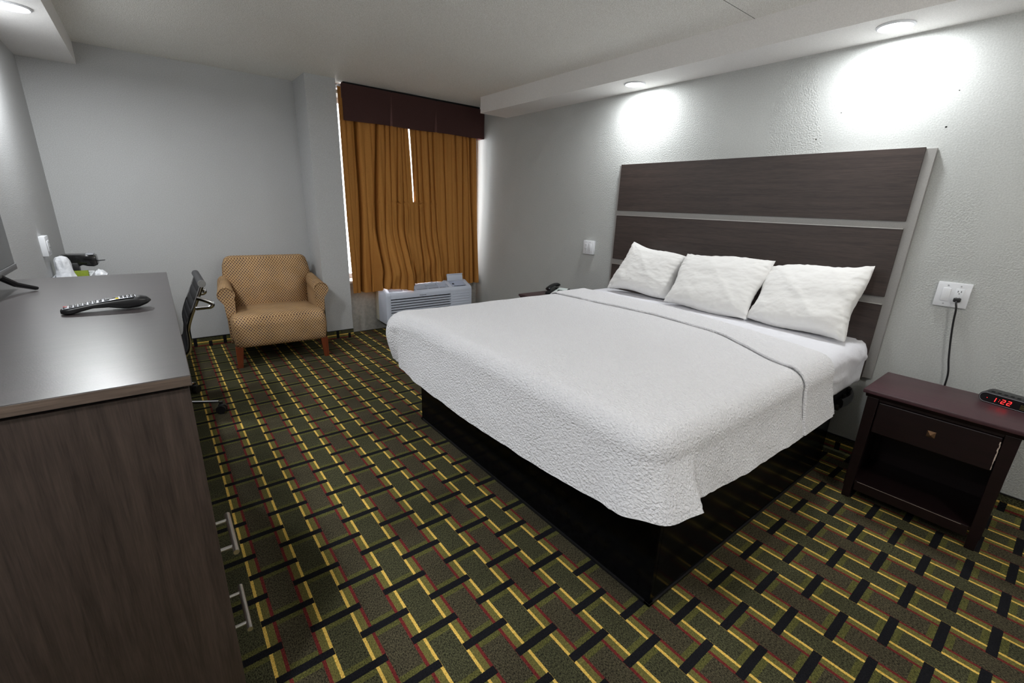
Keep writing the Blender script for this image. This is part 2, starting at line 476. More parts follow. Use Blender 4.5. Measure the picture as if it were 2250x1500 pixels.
# window
wroot = bpy.data.objects.new('window_1', None); wroot.location = ((WX0 + WX1) / 2, 0.0, WZ0); wroot['kind'] = 'structure'; link(wroot)
fr = bmesh.new(); fy0, fy1 = 0.0, 0.05
for lo, hi in (((WX0, fy0, WZ0), (WX1, fy1, WZ0 + .05)), ((WX0, fy0, WZ1 - .05), (WX1, fy1, WZ1)), ((WX0, fy0, WZ0), (WX0 + .05, fy1, WZ1)),
               ((WX1 - .05, fy0, WZ0), (WX1, fy1, WZ1)), (((WX0 + WX1) / 2 - .025 + .4, fy0, WZ0), ((WX0 + WX1) / 2 + .025 + .4, fy1, WZ1))):
    addbox(fr, lo, hi, .004)
part('window_frame', fr, M['white'], wroot, world=True)
part('window_pane', box((WX0 + .04, .022, WZ0 + .04), (WX1 - .04, .028, WZ1 - .04)), M['glass'], wroot, world=True, smooth=False)
part('window_sill', box((WX0, YW - .006, WZ0 - .02), (WX1, 0.0, WZ0 + .003), .003), M['white'], wroot, world=True)

# small nail holes and nicks on the headboard wall are part of the wall
nh = bmesh.new()
for y, z, r in ((-4.285, 1.815, .004), (-3.83, 1.82, .0035), (-4.30, 2.02, .0025), (-3.93, 1.95, .0025)):
    addlathe(nh, [(0, 0), (r, .0003), (r, 0)], (0, 0, 0), 10)
    bmesh.ops.transform(nh, matrix=Matrix.Identity(4), verts=[])
nh.free(); nh = bmesh.new()
nh.free()
for y, z, r in ((-4.40, 1.84, .004), (-3.83, 1.83, .0035), (-4.41, 2.0, .0022), (-3.93, 1.96, .0022), (-1.62, 1.70, .002), (-2.0, 1.35, .002)):
    part('nail_hole', box((-.0006, y - r, z - r), (.0, y + r, z + r * .9), .0003), M['holes'], bpy.data.objects['wall_right'], smooth=False)
for y, z in ((-1.33, 1.56), (-1.42, 1.65)): part('nick', box((XL, y, z), (XL + .0006, y + .008, z + .022)), M['holes'], bpy.data.objects['wall_left'], smooth=False)

# ------------------------------------------------------------------ camera
cam = bpy.data.cameras.new('camera'); co = bpy.data.objects.new('camera', cam); link(co)
yaw, pitch, roll = 0.67112, 0.297073, 0.035401
fw = Vector((math.sin(yaw) * math.cos(pitch), math.cos(yaw) * math.cos(pitch), -math.sin(pitch)))
rt = Vector((math.cos(yaw), -math.sin(yaw), 0)); up = rt.cross(fw)
r2 = rt * math.cos(roll) + up * math.sin(roll); u2 = -rt * math.sin(roll) + up * math.cos(roll)
co.matrix_world = Matrix(((r2.x, u2.x, -fw.x, -3.16769), (r2.y, u2.y, -fw.y, -4.99726), (r2.z, u2.z, -fw.z, 1.39732), (0, 0, 0, 1)))
cam.sensor_width = 36; cam.lens = 977.44 / 2250 * 36; cam.clip_start = 0.02
S.camera = co

# ------------------------------------------------------------------ downlights
def downlight(x, y, z, label, grp='recessed round downlights in the soffits'):
    t = thing('downlight', label, 'ceiling light', (x, y, z), group=None)
    rim = bmesh.new(); addlathe(rim, [(.078, 0), (.0785, -.004), (.070, -.009), (.066, -.007), (.064, -.002), (.064, 0)], n=48)
    part('trim_ring', rim, M['white'], t)
    ln = bmesh.new(); addlathe(ln, [(0, -.0045), (.03, -.0045), (.064, -.003)], n=48)
    part('lens', ln, M['lamp'], t)
    L = bpy.data.lights.new('downlight_lamp', 'AREA'); L.shape = 'DISK'; L.size = .12
    L.energy = LAMP_W * (1.25 if x < -2 else .68); L.color = (0.96, 0.985, 1.0)
    lo = bpy.data.objects.new('downlight_lamp', L); lo.location = (0, 0, -.012); lo.parent = t; link(lo)
    return t
LAMP_W = 13.5; FILL_W = 27
downlight(-0.185, -2.600, ZS, 'round white downlight in the soffit above the far end of the headboard')
downlight(-0.185, -4.141, ZS, 'large bright round downlight in the soffit above the near end of the headboard')
downlight(-3.575, -1.268, ZS, 'round downlight in the left soffit, cut off by the top left corner')
downlight(-3.575, -2.85, ZS, 'added round downlight, out of view, in the left soffit above the dresser')  # added out of view along the soffit row to light the room
downlight(-3.575, -4.4, ZS, 'added round downlight, out of view, in the left soffit behind the camera')  # also added out of view, for its light

hl = thing('added_pendant_light', 'added white globe pendant light, unseen behind the camera, brightening the room', 'pendant light', (-1.5, -5.75, H))  # added lamp out of view, put in to brighten ceiling and room
b = bmesh.new(); addlathe(b, [(0, 0), (.06, 0), (.06, -.015), (.02, -.025), (0, -.025)], n=32); part('canopy', b, M['white'], hl)
part('stem', tube([(0, 0, -.02), (0, 0, -.34)], .006, 10), M['white'], hl)
b = bmesh.new(); addlathe(b, [(.10 * math.sin(PI * k / 16), -.44 + .10 * math.cos(PI * k / 16)) for k in range(17)], n=32); part('globe', b, emit('globe_glow', (1, .97, .92, 1), FILL_W / (PI * PI * 4 * .01)), hl)
# daylight outside and view
w = bpy.data.worlds.new('world'); S.world = w; w.use_nodes = True
bg = w.node_tree.nodes['Background']; bg.inputs[0].default_value = (0.93, 0.96, 1.0, 1); bg.inputs[1].default_value = 7.0
S.view_settings.view_transform = 'Standard'; S.view_settings.look = 'None'; S.view_settings.exposure = 0.06; S.view_settings.gamma = 1.0
S.view_settings.use_curve_mapping = False
S.cycles.diffuse_bounces = 8; S.cycles.max_bounces = 14

# ================================================================== BED
BYN, BYF, BXF = -4.372, -2.455, -2.105      # mattress: near side, far side, foot
ZT = 0.745
bed = thing('bed_base', 'glossy black box platform under the large white bed', 'bed base', (-1.1, -3.417, 0))
PX0, PX1, PY0, PY1 = -1.943, -0.285, -4.321, -2.512
b = bmesh.new()
addbox(b, (PX0, PY0, 0.012), (PX0 + .02, PY1, .375), .001); part('foot_panel', b, M['blackgloss'], bed, world=True, smooth=False)
for y0, y1 in ((PY0, PY0 + .02), (PY1 - .02, PY1)):
    part('side_panel', box((PX0 + .0205, y0, 0.012), (PX1, y1, .375), .001), M['blackgloss'], bed, world=True, smooth=False)
part('head_panel', box((PX1 - .02, PY0 + .0205, 0.012), (PX1, PY1 - .0205, .375)), M['blackgloss'], bed, world=True, smooth=False)
b = bmesh.new()
addbox(b, (PX0 - .006, PY0 - .006, 0), (PX0 + .02, PY1 + .006, .014), .002)
addbox(b, (PX0 - .006, PY0 - .006, 0), (PX1, PY0 + .02, .014), .002); addbox(b, (PX0 - .006, PY1 - .02, 0), (PX1, PY1 + .006, .014), .002)
part('floor_rail', b, M['black'], bed, world=True)
for yy in (PY0 + .004, PY1 - .004): part('corner_strip', tube([(PX0 + .004, yy, .014), (PX0 + .001, yy, .375)], .003, 8), M['blackgloss'], bed, world=True)
part('foundation', box((PX0 - .02, PY0 - .01, .3755), (-.12, PY1 + .01, .495), .02, 3), M['blackmat'], bed, world=True)
b = bmesh.new()
addtube(b, smoothpath([(-.30, -4.345, .40), (-.19, -4.35, .395), (-.125, -4.345, .41), (-.10, -4.32, .43)], 4), (.018, .03), 10)
addbox(b, (-.32, -4.352, .36), (-.10, -4.31, .40), .008); addlathe(b, [(0, 0), (.014, 0), (.014, .02), (0, .022)], (-.16, -4.34, .44), 12)
addlathe(b, [(0, 0), (.010, 0), (.010, .015), (0, .017)], (-.25, -4.345, .43), 12)
part('frame_bracket', b, M['black'], bed, world=True)

def prof(w, r, ztop, zh, flare):
    """w: distance past the start of the edge rounding; returns (outset, z)"""
    q = PI * r / 2
    if w <= 0: return (-r + w, ztop)
    if w < q:
        a = w / r
        return (-r + r * math.sin(a), ztop - r * (1 - math.cos(a)))
    d = w - q; L = max(ztop - r - zh, .01); t = min(d / L, 1.2)
    return (flare * t ** 1.2, ztop - r - d)

def ztop_at(x, y):
    u = (y - BYN) / (BYF - BYN)
    return ZT + 0.006 * math.sin(PI * max(0, min(1, u))) + 0.007 * fbm((x * 1.3, y * 1.3, 3), 3)

# mattress with fitted sheet
mt = thing('mattress', 'thick king mattress in a creased white fitted sheet on the black platform', 'mattress', (-1.1, -3.417, .4955))
def rrect(p, x0, x1, y0, y1, R):
    """point on a rounded rectangle, p in 0..1, starting mid +x side going counter-clockwise"""
    segs = [((x1, (y0 + y1) / 2), (x1, y1 - R)), None, ((x1 - R, y1), (x0 + R, y1)), None, ((x0, y1 - R), (x0, y0 + R)), None, ((x0 + R, y0), (x1 - R, y0)), None, ((x1, y0 + R), (x1, (y0 + y1) / 2))]
    cs = [(x1 - R, y1 - R, 0), (x0 + R, y1 - R, PI / 2), (x0 + R, y0 + R, PI), (x1 - R, y0 + R, 1.5 * PI)]
    Ls = []; k = 0
    for s in segs:
        Ls.append(R * PI / 2 if s is None else math.dist(*s))
    tot = sum(Ls); d = p * tot; ci = 0
    for s, L in zip(segs, Ls):
        if d <= L or (s is segs[-1] and True and L == Ls[-1] and d <= L + 1e-6):
            t = min(d / L, 1)
            if s is None:
                cx, cy, a0 = cs[ci]; a = a0 + t * PI / 2
                return (cx + R * math.cos(a), cy + R * math.sin(a))
            return (lerp(s[0][0], s[1][0], t), lerp(s[0][1], s[1][1], t))
        d -= L
        if s is None: ci += 1
    return (x1, (y0 + y1) / 2)
bm = bmesh.new(); rings = []; NP = 360
MX0, MX1 = BXF, -.07
prf = [(-.9, ZT), (-.5, ZT), (-.2, ZT), (-.1, ZT), (-.06, ZT - .002), (-.035, ZT - .009), (-.015, ZT - .024), (-.004, ZT - .045)]
prf += [(0, ZT - .06 - k * .014) for k in range(12)] + [(-.010, ZT - .235), (-.03, ZT - .2490)]
cxm, cym = (MX0 + MX1) / 2, (BYN + BYF) / 2
for o, z in prf:
    ring = []
    for k in range(NP):
        x, y = rrect(k / NP, MX0, MX1, BYN, BYF, .09)
        f = 1 + o / .96 if o < -.05 else 1
        if o < -.05: x, y = cxm + (x - cxm) * f, cym + (y - cym) * f
        else:
            dx, dy = x - cxm, y - cym
            nx, ny = (1 if dx > .97 else -1 if dx < -.97 else 0), (1 if dy > .9 else -1 if dy < -.9 else 0)
            x += nx * o; y += ny * o
        zz = z
        if z >= ZT - .001: zz = ztop_at(x, y) - .001 * 0
        # creases running down and forward on the side near the head
        if .50 < z < ZT - .01:
            c = max(0, math.sin((x * 21 + z * 40) + 7.0 * fbm((x * 3, y * 3, z * 3), 3)))
            am = .009 * sstep(-1.0, -.6, x) * sstep(ZT - .01, ZT - .06, z)
            if y < cym: y -= am * abs(c)
            else: y += am * (abs(c) ** .6)
        zz += .0025 * fbm((x * 9, y * 9, z * 9), 3)
        ring.append(bm.verts.new((x, y, max(zz, .4956))))
    rings.append(ring)
for a, c in zip(rings, rings[1:]):
    for k in range(NP): bm.faces.new((a[k], c[k], c[(k + 1) % NP], a[(k + 1) % NP]))
bm.faces.new(rings[0]); bm.faces.new(rings[-1][::-1])
bmesh.ops.recalc_face_normals(bm, faces=bm.faces)
part('fitted_sheet', bm, M['sheet'], mt, world=True, angle=80)
# bedspread: top, rounded edges, hanging sides, fan corners
SP = tag(bpy.data.objects.new('bedspread', None), 'white rippled matelasse bedspread drawn over the bed', 'bedspread'); SP.location = (-1.35, -3.417, ZT); link(SP)
T0 = .010; RR = .085
xo, yn, yf = BXF - T0, BYN - T0, BYF + T0
RC = .11
XHN, XHF, XHC = -.70, -.42, -.50
def path(p):
    """outline of the mattress edge from far head round the foot to near head: point, normal, arc label"""
    l1 = abs(xo + RC - XHF); la = RC * PI / 2; l2 = (yf - yn) - 2 * RC; l3 = abs(xo + RC - XHN)
    tot = l1 + la + l2 + la + l3; d = p * tot
    if d <= l1: return (XHF + (xo + RC - XHF) * d / l1, yf, 0, 1, 0, d / l1)
    d -= l1
    if d <= la:
        a = PI / 2 + d / RC; return (xo + RC + RC * math.cos(a), yf - RC + RC * math.sin(a), math.cos(a), math.sin(a), 1, d / la)
    d -= la
    if d <= l2: return (xo, yf - RC - d, -1, 0, 2, d / l2)
    d -= l2
    if d <= la:
        a = PI + d / RC; return (xo + RC + RC * math.cos(a), yn + RC + RC * math.sin(a), math.cos(a), math.sin(a), 3, d / la)
    d -= la; d = min(d, l3)
    return (xo + RC + (XHN - xo - RC) * d / l3, yn, 0, -1, 4, d / l3)
NPP = 620; cy0 = (yn + yf) / 2
def hemz(seg, t, x, y):
    j = .004 * fbm((x * 8, y * 8, 1), 3)
    if seg == 0: return .485 + j
    if seg == 1: return lerp(.50, .47, t) + j
    if seg == 2: return lut([(0, .462), (.15, .445), (.5, .437), (.8, .455), (.93, .480), (1, .498)], t) + j
    if seg == 3: return lerp(.498, .535, t) + j
    return lut([(0, .535), (.08, .528), (.12, .512), (.2, .500), (.45, .486), (.7, .480), (.78, .492), (1, .478)], t) + 2 * j
ws = [-.97 * (1 - k / 30) ** 1.0 for k in range(30)] + [0.0]
bm = bmesh.new(); cols = []
NT, NR, ND = 44, 9, 30
for i in range(NPP):
    x, y, nx, ny, seg, t = path(i / (NPP - 1))
    if seg == 0: ix, iy = lerp(XHC, xo + .75, t), cy0
    elif seg == 4: ix, iy = lerp(xo + .75, XHC, t), cy0
    else: ix, iy = xo + .75, cy0
    zh = hemz(seg, t, x, y); col = []
    sx, sy = x - nx * RR, y - ny * RR
    for k in range(NT):
        f = k / NT; X, Y = lerp(ix, sx, f), lerp(iy, sy, f)
        if (seg in (0, 4)) : pass
        z = ztop_at(X, Y) + T0
        col.append((X, Y, z))
    zt = ztop_at(sx, sy) + T0
    # near foot corner: gathered fold that bulges then tucks back; far corner: softer
    fold = 0.0; q1 = 0.0
    s_n = {2: (t - 1) * ((yf - yn) - 2 * RC), 3: t * RC * PI / 2, 4: RC * PI / 2 + t * abs(xo + RC - XHN)}.get(seg)
    s_f = {0: (t - 1) * abs(xo + RC - XHF), 1: t * RC * PI / 2, 2: RC * PI / 2 + t * ((yf - yn) - 2 * RC)}.get(seg)
    for k in range(NR + ND):
        if k < NR: w = (PI * RR / 2) * (k / NR); fr = 0
        else: w = PI * RR / 2 + (zt - RR - zh) * ((k - NR) / (ND - 1)); fr = (k - NR) / (ND - 1)
        o, z = prof(w, RR, zt, zh, (.045 if seg != 2 else .05) * (1 if s_f is None else lerp(1, .25, math.exp(-((s_f - .05) / .3) ** 2))))
        o += T0 * 0
        if s_n is not None:
            g = math.exp(-((s_n - .10) / .10) ** 2) * .040 * fr
            ridge = .026 * fr * sstep(.270 - .07 * fr, .25 - .07 * fr, s_n) * sstep(.07, .2, s_n)
            o += g + ridge
            if seg in (3, 4): o += .006 * fr * math.sin(s_n * 75) * math.exp(-((s_n - .15) / .14) ** 2)
        if s_f is not None:
            f2 = (k + 1) / (NR + ND); o += .058 * math.exp(-((s_f - .08) / .13) ** 2) * math.sin(PI * f2 ** .75)
            o += .010 * fr * math.exp(-((s_f - .06) / .10) ** 2) + .008 * fr * math.sin(s_f * 52) * math.exp(-((s_f - .09) / .16) ** 2)
            if .12 < s_f < .5: o -= .016 * math.exp(-((s_f - .19) / .03) ** 2) * sstep(0, .3, fr + .1)
        X, Y = x + nx * o, y + ny * o
        o2 = .007 * fr * fbm((X * 5, Y * 5, z * 5), 3)
        col.append((X + nx * o2, Y + ny * o2, z + .002 * fbm((X * 7, Y * 7, z * 7), 2)))
    cols.append([bm.verts.new(c) for c in col])
for a, c in zip(cols, cols[1:]):
    for k in range(len(a) - 1): bm.faces.new((a[k], a[k + 1], c[k + 1], c[k]))
bmesh.ops.remove_doubles(bm, verts=bm.verts, dist=1e-5)
bmesh.ops.recalc_face_normals(bm, faces=bm.faces)
part('cover', bm, M['spread'], SP, world=True, angle=85)

# turned-down band of the bedspread
def crossprof(q, x, lift, flare=.045, zhn=.478, zhf=.49):
    """q in [0,1] from far hem over the top to near hem"""
    hn = .745 - RR - zhn; hf = .745 - RR - zhf; qr = PI * RR / 2
    wtop = (yf - yn) - 2 * RR; tot = hf + qr + wtop + qr + hn; d = q * tot
    R = RR + lift
    if d < hf + qr:
        w = hf + qr - d; o, z = prof(w, RR, ZT + T0, zhf, flare); side = 1
        n = (1, 0) if w > qr else (math.sin(w / RR), math.cos(w / RR))
        return Vector((x, yf + o + n[0] * lift, z + n[1] * lift))
    d -= hf + qr
    if d < wtop:
        y = yf - RR - d; return Vector((x, y, ztop_at(x, y) + T0 + lift))
    w = d - wtop; o, z = prof(w, RR, ZT + T0, zhn, flare)
    n = (1, 0) if w > qr else (math.sin(w / RR), math.cos(w / RR))
    return Vector((x, yn - o - n[0] * lift, z + n[1] * lift))
def band(u, v):
    # u across, v: 0 at head edge .. 1 at the fold line, then rolled under
    xh = slut([(0, -.43), (.15, -.42), (.5, -.48), (.8, -.62), (.88, -.68), (1, -.725)], u)
    xf = slut([(0, -.80), (.13, -.775), (.5, -.765), (.68, -.80), (.80, -.97), (.85, -1.045), (.9, -1.04), (1, -1.085)], u)
    xf += .006 * fbm((u * 9, 0, 5), 3); xh += .010 * fbm((u * 7, 0, 9), 3)
    lift = .013
    if v < .1: lf = lerp(.002, lift, sstep(0, .1, v))
    elif v > .9: a = (v - .9) / .1; lf = lift * math.sqrt(max(0, 1 - a * a)) + .001
    else: lf = lift
    x = lerp(xh, xf, min(v, .9) / .9) - (.008 * math.sin((v - .9) / .1 * PI / 2) if v > .9 else 0)
    lf += .0025 * max(0, fbm((x * 6, u * 14, 2), 3)) * (1 if .1 < v < .9 else 0)
    p = crossprof(u, x, lf)
    if v <= .9: pass
    return p
bm = gridmesh(340, 60, band); bmesh.ops.recalc_face_normals(bm, faces=bm.faces)
part('turned_down_band', bm, M['spread'], SP, world=True, angle=85)
def under(u, v):
    xf = slut([(0, -.80), (.13, -.775), (.5, -.765), (.68, -.80), (.80, -.97), (.85, -1.045), (.9, -1.04), (1, -1.085)], u)
    return crossprof(u, xf - .008 - .0035 * v, .004)
bm = gridmesh(200, 3, under); part('fold_shadow_strip', bm, simple('fold_shadow_grey', srgb(92, 90, 88), .9), SP, world=True, label='grey strip coloured as the shadowed edge of the turned-down band')  # dark grey colour stands for the shadow along the fold edge

# ================================================================== pillows
def pillow(name, bl, br, tl, tr, label, seed, T=.085):
    bl, br, tl, tr = map(Vector, (bl, br, tl, tr))
    nrm = ((br - bl).cross(tl - bl)).normalized()
    if nrm.x > 0: nrm = -nrm
    n = 90
    def side(sg):
        def fn(u, v):
            uu, vv = 2 * u - 1, 2 * v - 1
            c = lerp(lerp(bl, br, u), lerp(tl, tr, u), v)
            ctr = (bl + br + tl + tr) / 4
            # pull seams in between the corner ears
            px = (1 - abs(uu) ** 2.2); py = (1 - abs(vv) ** 2.2)
            c = c + (ctr - c) * 0.0
            ex = (br - bl).normalized(); ey = (tl - bl).normalized()
            c -= ex * uu * (.011 * py + .012 * math.sin(6 * v + seed * 3) * py) * abs(uu) ** 3; c -= ey * vv * (.008 * px + .014 * math.sin(5 * u + seed * 5) * px) * abs(vv) ** 3
            fr_ = .0017 * math.sin((v if abs(uu) > abs(vv) else u) * 62 + seed * 4 + 3 * fbm((uu * 2, vv * 2, seed), 2)) * max(0, (max(abs(uu), abs(vv)) - .72) / .28) * (max(abs(uu), abs(vv)) < .985)
            th = T * (max(0, 1 - abs(uu) ** 3.2) ** .50) * (max(0, 1 - abs(vv) ** 3.2) ** .50)
            sag = 1 + .16 * (-vv)
            h = th * sag
            edge = 1 - min(1, th / T)
            # creases radiating from the corners and along the lower edge
            w = .0030 * math.sin(uu * 21 + vv * 7 + 7 * fbm((uu * 2, vv * 2, seed), 3)) * edge * (th > 0.001) * (abs(vv) > .35)
            w += .0026 * math.sin(vv * 19 - uu * 6 + 7 * fbm((uu * 2, vv * 2, seed + 7), 3)) * edge * (th > 0.001) * (abs(uu) > .45)
            w += .009 * fbm((uu * 1.3, vv * 1.6, seed + 3), 5) * (1 - edge * .5) * (th > .001)
            cr = abs(math.sin(3.1 * uu + 2.2 * vv + seed)) ** 14 * .004 * (1 - edge)
            return c + nrm * sg * (h + w + cr + fr_ + .0006)
        return fn
    bm = gridmesh(n, n, side(1)); b2 = gridmesh(n, n, side(-1)); merge(bm, b2)
    bmesh.ops.remove_doubles(bm, verts=bm.verts, dist=.0013)
    bmesh.ops.recalc_face_normals(bm, faces=bm.faces)
    o = part(name, bm, M['pillow'], None, angle=80)
    ctr = (bl + br) / 2
    rebase(o, ctr); tag(o, label, 'pillow', None)
    # stitched hem along the open side
    return o
GP = 'white pillows leaning on the headboard'
def earfix(p): return p
o1 = pillow('pillow', (-.292, -2.615, .772), (-.272, -3.17, .775), (-.135, -2.712, 1.150), (-.118, -3.205, 1.075), 'white pillow farthest from the camera, leaning on the headboard with one pointed corner up', 1.3, .078)
o2 = pillow('pillow', (-.375, -3.205, .775), (-.362, -3.785, .768), (-.150, -3.205, 1.105), (-.135, -3.800, 1.120), 'white middle pillow of the three against the headboard', 4.1, .072)
o3 = pillow('pillow', (-.335, -3.770, .775), (-.375, -4.315, .762), (-.125, -3.775, 1.085), (-.130, -4.300, 1.150), 'white pillow nearest the bedside clock, its outer corner pointing up', 8.2, .074)
for o in (o1, o2, o3): o['group'] = GP

# ================================================================== headboard
hb = thing('headboard', 'wall-mounted headboard of dark wood panels framed in brushed grey strips', 'headboard', (-.015, -3.40, .506))
part('backing_frame', box((-.032, -4.397, .506), (-.002, -2.409, 1.742), .001), M['greymetal'], hb, world=True, smooth=False)
for z0, z1 in ((1.385, 1.747), (.982, 1.345), (.503, .938)):
    part('wood_panel', box((-.046, -4.355, z0), (-.0325, -2.436, z1), .0012), M['head_wood'], hb, world=True, smooth=False)
for z in (1.345, .938):
    part('metal_trim', box((-.0475, -4.355, z), (-.0325, -2.436, z + .004), .0006), M['steel'], hb, world=True, smooth=False)

# ================================================================== nightstands
def nightstand(label, yn_, yf_, shown):
    t = thing('nightstand', label, 'nightstand', (-.348, (yn_ + yf_) / 2, 0))
    x0, x1 = -.556, -.141
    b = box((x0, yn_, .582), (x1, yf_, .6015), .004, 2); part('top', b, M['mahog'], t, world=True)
    b = bmesh.new()
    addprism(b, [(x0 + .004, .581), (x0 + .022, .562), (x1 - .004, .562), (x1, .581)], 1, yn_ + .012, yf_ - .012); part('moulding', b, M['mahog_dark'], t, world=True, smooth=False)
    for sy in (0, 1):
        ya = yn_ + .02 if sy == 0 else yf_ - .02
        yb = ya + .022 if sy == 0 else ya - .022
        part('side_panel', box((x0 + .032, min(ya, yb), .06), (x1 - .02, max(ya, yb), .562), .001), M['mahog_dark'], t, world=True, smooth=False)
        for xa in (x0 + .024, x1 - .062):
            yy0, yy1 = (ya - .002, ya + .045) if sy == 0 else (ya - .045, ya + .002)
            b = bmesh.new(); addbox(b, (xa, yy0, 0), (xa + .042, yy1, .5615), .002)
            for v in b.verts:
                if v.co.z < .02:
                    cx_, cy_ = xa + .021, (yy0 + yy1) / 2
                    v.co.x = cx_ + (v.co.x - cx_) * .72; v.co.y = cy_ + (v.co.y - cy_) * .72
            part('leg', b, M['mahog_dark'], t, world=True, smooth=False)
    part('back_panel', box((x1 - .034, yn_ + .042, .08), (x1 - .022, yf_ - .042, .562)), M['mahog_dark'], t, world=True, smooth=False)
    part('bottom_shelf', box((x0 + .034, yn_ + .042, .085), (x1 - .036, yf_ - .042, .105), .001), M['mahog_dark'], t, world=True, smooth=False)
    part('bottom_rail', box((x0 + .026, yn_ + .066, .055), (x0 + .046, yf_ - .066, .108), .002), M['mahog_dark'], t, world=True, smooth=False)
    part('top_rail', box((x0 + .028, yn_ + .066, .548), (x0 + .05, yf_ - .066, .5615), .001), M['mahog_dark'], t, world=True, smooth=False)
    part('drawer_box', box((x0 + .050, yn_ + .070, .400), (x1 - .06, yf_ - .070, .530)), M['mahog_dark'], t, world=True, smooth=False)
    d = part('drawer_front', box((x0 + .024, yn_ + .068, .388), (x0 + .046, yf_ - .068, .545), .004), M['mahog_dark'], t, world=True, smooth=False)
    if shown:
        k = bmesh.new(); yc = (yn_ + yf_) / 2 - .0; s = .015; xk = x0 + .0235
        base = [k.verts.new((xk, yc + a * s, .468 + c * s)) for a, c in ((-1, -1), (1, -1), (1, 1), (-1, 1))]
        tip = k.verts.new((xk - .016, yc, .468)); k.faces.new(base)
        for i in range(4): k.faces.new((base[i], base[(i + 1) % 4], tip))
        bmesh.ops.recalc_face_normals(k, faces=k.faces)
        kn = part('knob', k, M['brass'], None, smooth=False); kn.parent = d
        me = kn.data; me.transform(mat_of(d).inverted())
        b = bmesh.new()
        for i in range(9):
            z = .395 + i * .0145; addbox(b, (x0 + .0232, yn_ + .0665 + random.random() * .003, z), (x0 + .0242, yn_ + .0695 + random.random() * .003, z + .0148))
        part('chipped_edge', b, M['scuff'], t, world=True, smooth=False)
        part('worn_edge', box((x0 + .0252, yn_ + .09, .1038), (x0 + .0262, yf_ - .075, .1048)), M['scuff'], t, world=True, smooth=False)
    return t
nightstand('dark mahogany nightstand in the right foreground, open shelf below one drawer with a pyramid knob', -5.034, -4.481, True)
nightstand('dark mahogany nightstand almost hidden behind the far side of the bed, carrying the telephone', -2.335, -1.780, False)

# alarm clock
ck = thing('alarm_clock', 'black digital alarm clock radio with red 1:22 display on the near nightstand', 'alarm clock', (-.235, -4.945, .6015), math.radians(-12))
def clockbody(lo, hi, r0, y0, y1): pass
b = bmesh.new()
# capsule-shaped front profile (y,z), extruded along x
def capsule(hw, h, r, n=10):
    pts = []
    for cx_, cz_, a0 in ((hw - r, h - r, 0), (-hw + r, h - r, PI / 2), (-hw + r, r, PI), (hw - r, r, 1.5 * PI)):
        for k in range(n + 1):
            a = a0 + (PI / 2) * k / n; pts.append((cx_ + r * math.cos(a), cz_ + r * math.sin(a)))
    return pts
addprism(b, capsule(.098, .050, .024), 0, -.040, .048, bevel=.003)
part('case', b, M['black'], ck, angle=50)
b = bmesh.new(); addprism(b, [(y, z + .004) for y, z in capsule(.092, .042, .020)], 0, -.0412, -.0395)
part('display_window', b, simple('clock_window', (0.003, 0.003, 0.004, 1), .08), ck)
b = bmesh.new(); pc = [(-.0412, y, z + .0035) for y, z in capsule(.0935, .043, .0205)]
addtube(b, pc + [pc[0]], .0007, 6, cap=False); part('trim_line', b, M['silver'], ck)
SEG = {'1': 'bc', '2': 'abged'}
def seven(bm, ch, y, z, w, h, th=.0022, x=-.0420):
    sl = .10 * h   # slant
    P = {'a': ((0, h), (w, h)), 'b': ((w, h), (w, h / 2)), 'c': ((w, h / 2), (w, 0)), 'd': ((0, 0), (w, 0)), 'e': ((0, 0), (0, h / 2)), 'f': ((0, h / 2), (0, h)), 'g': ((0, h / 2), (w, h / 2))}
    for s in SEG[ch]:
        (a0, b0), (a1, b1) = P[s]
        addtube(bm, [(x, y - a0 - sl * b0 / h * 1.5, z + b0), (x, y - a1 - sl * b1 / h * 1.5, z + b1)], (th * .5, th * .5), 6)
zc = .0145
for ch, yy, ww in (('1', .042, .001), ('2', .021, .0105), ('2', .002, .0105)):
    b = bmesh.new(); seven(b, ch, yy, zc, ww, .018); part('digit', b, M['digits'], ck)
for dz in (.004, .0125): b = bmesh.new(); addlathe(b, [(0, 0), (.0012, .0012), (0, .0024)], (-.0418, .0285 - dz * .15, zc + dz), 8); part('colon_dot', b, M['digits'], ck)
b = bmesh.new(); addlathe(b, [(0, 0), (.0012, .0012), (0, .0024)], (-.0418, .068, zc + .008), 8); part('indicator_light', b, M['digits'], ck)
for k in range(7): part('button', box((-.020, -.07 + k * .021, .0495), (-.008, -.058 + k * .021, .0515), .001), M['blackmat'], ck)
gp = simple('dim_gold_print', srgb(120, 112, 50), .6)
for k in range(4): part('printed_line', box((-.0416, -.062 + .004 * (k % 3), .012 + k * .006), (-.0412, -.040, .0132 + k * .006)), gp, ck)

# telephone
ph = thing('telephone', 'black desk telephone with keypad and white card on the far nightstand', 'telephone', (-.225, -1.965, .6015), math.radians(18))
b = bmesh.new(); addprism(b, [(-.09, 0), (.09, 0), (.09, .048), (.07, .05), (-.09, .02)], 1, -.085, .085, bevel=.004); part('body', b, M['black'], ph)
def slope(x): return .020 + (x + .09) * (.03 / .16)
b = bmesh.new(); addprism(b, [(.012, slope(.012) + .0005), (.068, slope(.068) + .0005), (.068, slope(.068) + .002), (.012, slope(.012) + .002)], 1, -.078, .018); part('speed_dial_card', b, M['card'], ph)
b = bmesh.new(); addprism(b, [(-.082, slope(-.082) + .0005), (.004, slope(.004) + .0005), (.004, slope(.004) + .0015), (-.082, slope(-.082) + .0015)], 1, -.078, .018); pl = part('keypad_plate', b, M['card'], ph)
for i in range(4):
    for j in range(3):
        x = -.070 + i * .020; y = -.066 + j * .024
        bb_ = box((x - .006, y - .008, slope(x) + .001), (x + .006, y + .008, slope(x) + .006), .0015); k_ = part('key', bb_, M['black'], None); k_.parent = pl
